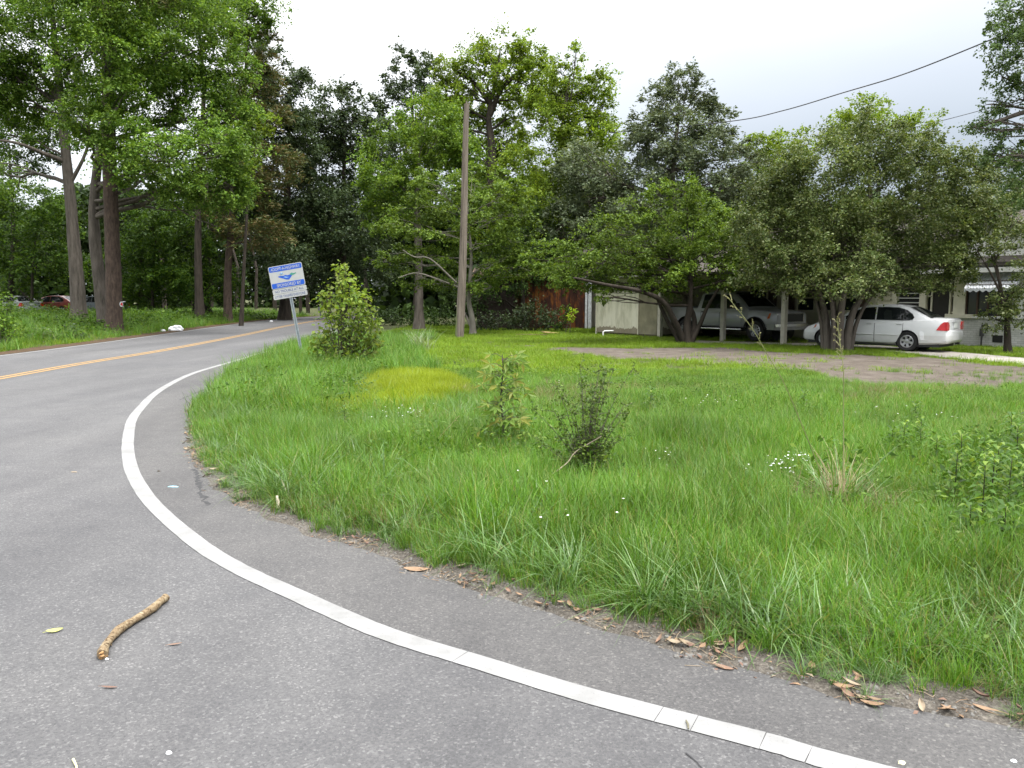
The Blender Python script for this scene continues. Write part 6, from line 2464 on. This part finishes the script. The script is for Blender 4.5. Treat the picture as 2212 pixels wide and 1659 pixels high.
stalk('long seed stalk leaning left, its pale head against the silver truck', [(1795, 1090, 5.75), (1765, 1000, 5.7), (1725, 900, 5.6), (1690, 820, 5.5), (1660, 770, 5.45), (1625, 710, 5.4), (1575, 645, 5.35)], 9, .5, .075)
stalk('upright seed stalk whose green head stands before the fluted tree stems', [(1818, 1090, 5.8), (1822, 980, 5.8), (1822, 880, 5.8), (1822, 800, 5.75), (1816, 755, 5.75), (1808, 690, 5.75)], 12, -.5, .07)
for lab, pxs in (('slim straw stalk leaning right in the grass left of the young sapling', [(925, 985, 8), (945, 950, 8), (985, 905, 8)]), ('pale grass stalk standing right of the tilted sign post', [(688, 770, 20), (684, 730, 20), (678, 690, 20)]),
                 ('thin bent straw on the verge in front of the wiry shrub', [(1470, 1240, 4.9), (1410, 1190, 4.9), (1340, 1150, 4.9)])):
    stalk(lab, pxs, 3, .3, .05)
# pale tall grass tuft in the distance
q = G(912, 758)
mm = tuft_mesh('tall_tuft', 90, .35, .75, .018, .8, m_leaf('silver_grass_blade', [(.16, .20, .12), (.22, .26, .17)], .3, .5, .2), .3, .3, 4)
o = link(bpy.data.objects.new('bunch_grass', mm))
o.location = (q[0], q[1], hz(q[0], q[1]))
tag(o, 'pale silvery grass tuft leaning right near the pole', 'grass clump')

# upright leafy weeds at the right


def goldenrod(h, n_, L):
    st = MB()
    st.tube([(0, 0, 0), (.006, .004, h * .5), (0, 0, h)], [.005, .004, .002], 5, mi=0)
    lb_ = MB()
    for i in range(n_):
        t = .12 + .88 * i / n_
        a_ = i * 2.4 + rng.normal(0, .2)
        d_ = np.array([math.cos(a_), math.sin(a_), 0])
        s_ = np.array([-d_[1], d_[0], 0])
        l_ = L * (1.05 - .45 * t) * rng.uniform(.8, 1.15)
        w_ = l_ * .17
        up_ = .25 + .75 * t ** 2
        c_ = np.array([0, 0, h * t])
        b_ = c_ + d_ * l_ * .5 + np.array([0, 0, l_ * up_ * .35])
        e_ = c_ + d_ * l_ * .95 + np.array([0, 0, l_ * (up_ * .35 - .12)])
        lb_.add([c_, b_ + s_ * w_ + [0, 0, .008], e_, b_ - s_ * w_ + [0, 0, .008]], [(0, 1, 2, 3)])
    return st.mesh('stem', B_DARK), lb_.mesh('foliage', L_GOLDENROD)


kinds = [goldenrod(.60, 52, .15), goldenrod(.46, 44, .14), goldenrod(.32, 34, .14)]
for i, (px, py, kd, s_, lab) in enumerate((
        (2118, 1165, 0, 1.0, 'upright leafy weed on a dark stem standing clear to the right of the bunch grass'), (2060, 1120, 0, .9, 'leafy weed just left of the tallest upright weed'),
        (2175, 1150, 0, .95, 'leafy weed right of the tallest upright weed'), (2215, 1165, 0, 1.05, 'tall weed cut by the right edge'), (2190, 1050, 1, 1.2, 'yellow-tipped leafy weed farther back near the right edge'),
        (2150, 1090, 1, 1.1, 'bushy weed behind the row of upright weeds'), (2205, 1100, 1, 1.1, 'bushy weed behind the weed cut by the right edge'), (2230, 1215, 2, 1.2, 'low weed with long leaves at the right edge, nearest the asphalt'),
        (2165, 1215, 2, 1.2, 'low spreading weed in front of the upright weeds'), (1950, 1010, 1, 1.0, 'dark green weed clump behind the bunch grass'), (1985, 1000, 1, 1.0, 'dark green weed beside the clump behind the bunch grass'),
        (1925, 1000, 2, 1.1, 'small dark weed left of the clump behind the bunch grass'), (2090, 1200, 2, 1.1, 'small weed at the foot of the upright weeds'), (1735, 905, 2, 1.1, 'dark leafy sprout alone in the bright lawn'), (1975, 930, 2, 1.1, 'yellowish weed sprout in the lawn above the dark weed clump'),
        (2180, 980, 2, 1.3, 'yellow-green weed rising behind the right-hand weeds'), (1405, 905, 2, 1.2, 'leafy sprout behind the wiry shrub'), (745, 930, 2, 1.0, 'broad-leaved sprout on the verge below the sapling thicket'), (2120, 1060, 0, .8, 'dense dark weed behind the tallest upright weed'), (2070, 1060, 1, 1.1, 'leafy dark weed farther back left of the upright weeds'), (2215, 1010, 1, 1.2, 'bright-tipped weed farthest back at the right edge'), (2020, 1030, 2, 1.2, 'low dark weed between the bunch grass and the upright weeds'), (2240, 1130, 0, 1.0, 'dark weed mostly cut by the right edge'), (2140, 1120, 1, 1.1, 'weed crowding the dark stem of the tallest upright weed'))):
    q = G(px, py)
    r_ = empty('weed_plant', (q[0], q[1], hz(q[0], q[1]) - .02), rng.uniform(0, 6), lab, 'weed', 'leafy weeds standing in the grass')
    r_.scale = (s_, s_, s_)
    st_, lf_ = kinds[kd]
    link(bpy.data.objects.new('stem', st_), r_)
    fo = link(bpy.data.objects.new('foliage', lf_), r_)
    fo['kind'] = 'stuff'

# ------------------------------------------------------------------ small things on the asphalt
st_px = [(221, 1414), (225, 1400), (234, 1386), (254, 1363), (275, 1348), (300, 1333), (330, 1314), (346, 1300), (358, 1291)]
sp = np.array([G(a_, b_, .022) for a_, b_ in st_px])
sp = spline(sp, 4)
r_ = .020 * (1 + .10 * np.sin(np.linspace(0, 19, len(sp))) + rng.normal(0, .03, len(sp)))
r_[:3] *= 1.15
r_[-3:] *= 1.1
m = Mat('stick_wood')
p = m.pos(obj=True)
n1 = m.noise(p, 45, 5, .7)
n2 = m.noise(p, 26, 5, .65, 1.5)
c = m.ramp(n2, [(.36, (.035, .022, .012)), (.45, (.15, .105, .06)), (.6, (.23, .185, .115)), (.75, (.30, .27, .20))])
M_STICK = m.end(m.principled(c, .85, 0, .2, m.bump(n1, .8, .006)))
c0 = sp.mean(0)
mb = MB()
mb.tube(sp - c0, r_, 12, jitter=.045)
stick = empty('stick', tuple(c0), 0, 'short bent piece of barkless branch lying on the asphalt', 'stick')
mb.build('shaft', M_STICK, stick, 50)
mb = MB()
for i in range(6):
    o_ = rng.normal(0, .010, 3)
    mb.tube([sp[0] - c0 + o_, sp[0] - c0 + o_ + np.array([-.006, -.014, .0]) + rng.normal(0, .004, 3)], [.007, .002], 5)
for o_ in ([.012, .004, .006], [.004, .01, -.004]):
    mb.tube([sp[-1] - c0, sp[-1] - c0 + np.array(o_)], [.011, .006], 6)
mb.build('broken_end', m_simple('splintered_wood', (.30, .17, .07), .9, .3, 60), stick)
mb = MB()
mb.tube([sp[9] - c0 + [.01, -.01, -.01], sp[9] - c0 + [.022, -.035, -.016]], [.004, .002], 5)
mb.build('twig_stub', M_STICK, stick)


def leaf_obj(L, wd, curl):
    n_ = 7
    V_, F_ = [], []
    for i in range(n_):
        t = i / (n_ - 1)
        w_ = wd * math.sin(math.pi * min(1, t * .96 + .03)) ** .8
        z_ = .004 + curl * (t - .5) ** 2 * 4 * .5
        V_ += [(L * (t - .5), -w_ / 2, z_ + curl * .5), (L * (t - .5), 0, z_), (L * (t - .5), w_ / 2, z_ + curl * .6)]
    for i in range(n_ - 1):
        F_ += [(3 * i, 3 * i + 3, 3 * i + 4, 3 * i + 1), (3 * i + 1, 3 * i + 4, 3 * i + 5, 3 * i + 2)]
    b_ = MB()
    b_.add(V_, F_)
    b_.tube([(-L * .5, 0, .006), (-L * .68, .003, .004)], .0012, 4, cap=False)
    return b_


M_L1 = m_simple('brown_leaf', (.20, .125, .07), .7, .25, 30)
M_L2 = m_simple('orange_leaf', (.165, .095, .058), .65, .25, 30)
M_L3 = m_simple('tan_leaf', (.23, .18, .12), .7, .2, 30)
M_L4 = m_simple('yellow_green_leaf', (.34, .36, .09), .6, .15, 30)
M_L5 = m_simple('bark_chip', (.13, .075, .052), .8, .25, 40)
for px, py, L, wd, cu, mt, rz, lab in ((118, 1365, .075, .032, .008, M_L4, .5, 'yellow-green leaf on the asphalt left of the stick'), (378, 1394, .065, .014, .003, M_L2, .25, 'orange-brown chip of leaf on the asphalt right of the stick'),
                                       (236, 1487, .07, .014, .003, M_L5, 0, 'red-brown chip on the asphalt below the stick'), (900, 1233, .16, .055, .012, M_L1, -.1, 'largest brown leaf lying at the edge of the asphalt'),
                                       (1563, 1445, .09, .03, .008, M_L2, -.5, 'orange leaf lying by itself on the grit near the lower right'), (2150, 1545, .16, .035, .01, M_L1, -.6, 'long brown leaf at the grass edge in the lower right'),
                                       (1256, 1340, .08, .03, .01, M_L3, -.1, 'tan leaf half on the asphalt below the leaf pile')):
    q = G(px, py)
    o = leaf_obj(L, wd, cu).build('fallen_leaf', mt, None, 60, (q[0], q[1], max(0, hz(q[0], q[1])) + .002))
    o.rotation_euler = (rng.normal(0, .06), rng.normal(0, .06), rz)
    tag(o, lab, 'leaf')
# leaves caught along the edge: all alike
protos = [leaf_obj(L, wd, cu).mesh('fallen_leaf', mt, 60) for L, wd, cu, mt in ((.09, .035, .014, M_L1), (.075, .028, .012, M_L2), (.10, .034, .016, M_L3), (.06, .025, .010, M_L1), (.07, .026, .018, M_L5))]
cnt = 0
ei = np.where((e_in[:, 1] > 2.4) & (e_in[:, 1] < 13))[0]
while cnt < 200:
    i = int(rng.choice(ei))
    nrm_ = -N if False else None
    t_ = e_in[min(i + 1, len(e_in) - 1)] - e_in[max(i - 1, 0)]
    t_ /= np.linalg.norm(t_)
    nn_ = np.array([-t_[1], t_[0]])
    if road_dist(*(e_in[i:i + 1] + .2 * nn_).T)[0] < 0:
        nn_ = -nn_
    q = e_in[i] + nn_ * abs(rng.normal(.07, .12)) + rng.normal(0, .03, 2)
    if vnoise(q[0:1], q[1:2], 1.4, 60)[0] < .42:
        continue
    o = bpy.data.objects.new('fallen_leaf', protos[int(rng.integers(0, 5))])
    link(o)
    dd_ = float(road_dist(q[0:1], q[1:2])[0])
    o.location = (q[0], q[1], max(0.003, hz(q[0], q[1]) + (.016 if dd_ > 0 else 0)) + rng.uniform(0, .012))
    o.rotation_euler = (rng.normal(0, .22), rng.normal(0, .22), rng.uniform(0, 6.28))
    sc_ = rng.uniform(.5, 1.0)
    o.scale = (sc_, sc_, sc_)
    tag(o, 'small dry brown leaf caught along the gritty edge of the grass corner', 'leaf', 'dry leaves along the asphalt edge')
    cnt += 1
# grit, straw bits and leaf crumbs in the shoulder
def pebble_mesh(s_):
    bm = bmesh.new()
    bmesh.ops.create_icosphere(bm, subdivisions=1, radius=1)
    for v in bm.verts:
        v.co *= 1 + .3 * noise.noise(v.co * 2 + Vector((s_ * 7, 0, 0)))
        v.co.z *= .6
    me = bpy.data.meshes.new('pebble')
    bm.to_mesh(me)
    bm.free()
    me.materials.append(M_PEB)
    return me


mP = Mat('grey_pebble')
M_PEB = mP.end(mP.principled(mP.ramp(mP.n('ShaderNodeNewGeometry').outputs['Random Per Island'], [(.2, (.035, .032, .03)), (.6, (.075, .07, .064)), (.9, (.14, .135, .125))]), .9, 0, .2))
n = 3600
ii_ = rng.choice(ei, n)
t_ = np.gradient(e_in, axis=0)
t_ /= np.linalg.norm(t_, axis=1)[:, None]
nn_ = np.stack([-t_[:, 1], t_[:, 0]], 1)
if road_dist(*(e_in[ei[5]:ei[5] + 1] + .2 * nn_[ei[5]]).T)[0] < 0:
    nn_ = -nn_
q = e_in[ii_] + nn_[ii_] * (rng.gamma(1.6, .06, n) - .05)[:, None] + rng.normal(0, .03, (n, 2))
d = road_dist(q[:, 0], q[:, 1])
z_ = np.where(d > 0, hgt(q[:, 0], q[:, 1], d) + .012, .0)
scatter('gravel', np.c_[q, z_], .0025 + rng.gamma(1.4, .0022, n), [pebble_mesh(k_) for k_ in range(4)], 'loose grit along the edge of the asphalt', tilt=.5)


def crumb_mesh(kind):
    b_ = MB()
    if kind < 3:
        w_ = [.5, .35, .6][kind]
        b_.add([(-1, -.1, .05), (-.2, -w_, .25), (.9, -.15, .1), (.3, w_ * .8, .35)], [(0, 1, 3), (1, 2, 3)])
    else:
        b_.tube([(-2.2, 0, .1), (0, .3, .25), (2.2, -.1, .1)], .09, 4)
    return b_.mesh('crumb', [M_L1, M_L3, M_L5, M_L3, M_L1][kind])


n = 3600
ii_ = rng.choice(ei, n)
q = e_in[ii_] + nn_[ii_] * (rng.gamma(2.2, .07, n) - .03)[:, None] + rng.normal(0, .03, (n, 2))
k_ = vnoise(q[:, 0], q[:, 1], 1.6, 61) + rng.normal(0, .12, n) > .45
q = q[k_]
d = road_dist(q[:, 0], q[:, 1])
z_ = np.where(d > 0, hgt(q[:, 0], q[:, 1], d) + .016, .002)
scatter('leaf_litter', np.c_[q, z_], rng.uniform(.007, .022, len(q)), [crumb_mesh(k2) for k2 in range(5)], 'crumbs of dry leaf and straw along the grass edge', tilt=.35)
# stalk at the lower edge, caterpillar-like twig on the line, pale scraps
q = [G(158, 1640, .005), G(165, 1655, .006), G(168, 1672, .005)]
mb = MB()
mb.tube(np.array(q) - q[0], [.005, .004, .003], 6)
tag(mb.build('stalk', m_simple('pale_stalk', (.55, .52, .30), .7, .1, 20), None, 60, tuple(q[0])), 'pale green stalk on the asphalt at the bottom edge of the view', 'twig')
q = [G(1482, 1556, .010), G(1486, 1564, .011), G(1487, 1574, .010)]
mb = MB()
mb.tube(np.array(q) - q[0], [.003, .0045, .003], 6)
tag(mb.build('twig', m_simple('dark_twig', (.12, .11, .07), .8, .2, 30), None, 60, tuple(q[0])), 'dark little twig resting on the white line', 'twig')
mb = MB()
q = G(600, 1105)
mb.tube([(0, 0, .02), (.004, 0, .07), (-.004, .004, .12)], [.012, .014, .008], 7)
tag(mb.build('scrap', m_simple('pale_peach_scrap', (.66, .56, .45), .7, .1, 30), None, 60, (q[0], q[1], hz(q[0], q[1]))), 'pale upright scrap at the grass edge in the middle of the curve', 'litter')
for px, py, s_, mt, lab in ((374, 1052, (.045, .014, .006), m_simple('light_blue_plastic', (.25, .52, .62), .5, .05, 20), 'light blue scrap on the asphalt inside the white line'), (365, 1628, (.010, .008, .006), M_BAG, 'tiny white chip near the bottom edge'),
                            (231, 1425, (.008, .006, .005), M_BAG, 'tiny white chip below the stick'), (343, 1019, (.014, .010, .010), M_GRIT, 'pebble just inside the curved line'), (1948, 1650, (.013, .01, .008), m_simple('cream_chip', (.62, .6, .4), .7, .1, 30), 'cream chip beside the line in the lower right'),
                            (2190, 1646, (.010, .008, .006), M_BAG, 'white chip in the lower right corner'), (160, 1020, (.03, .012, .004), M_L3, 'pale leaf scrap outside the white line')):
    q = G(px, py)
    q[2] = .003
    lump('scrap', lab, 'litter', q, s_, mt, px * .1)
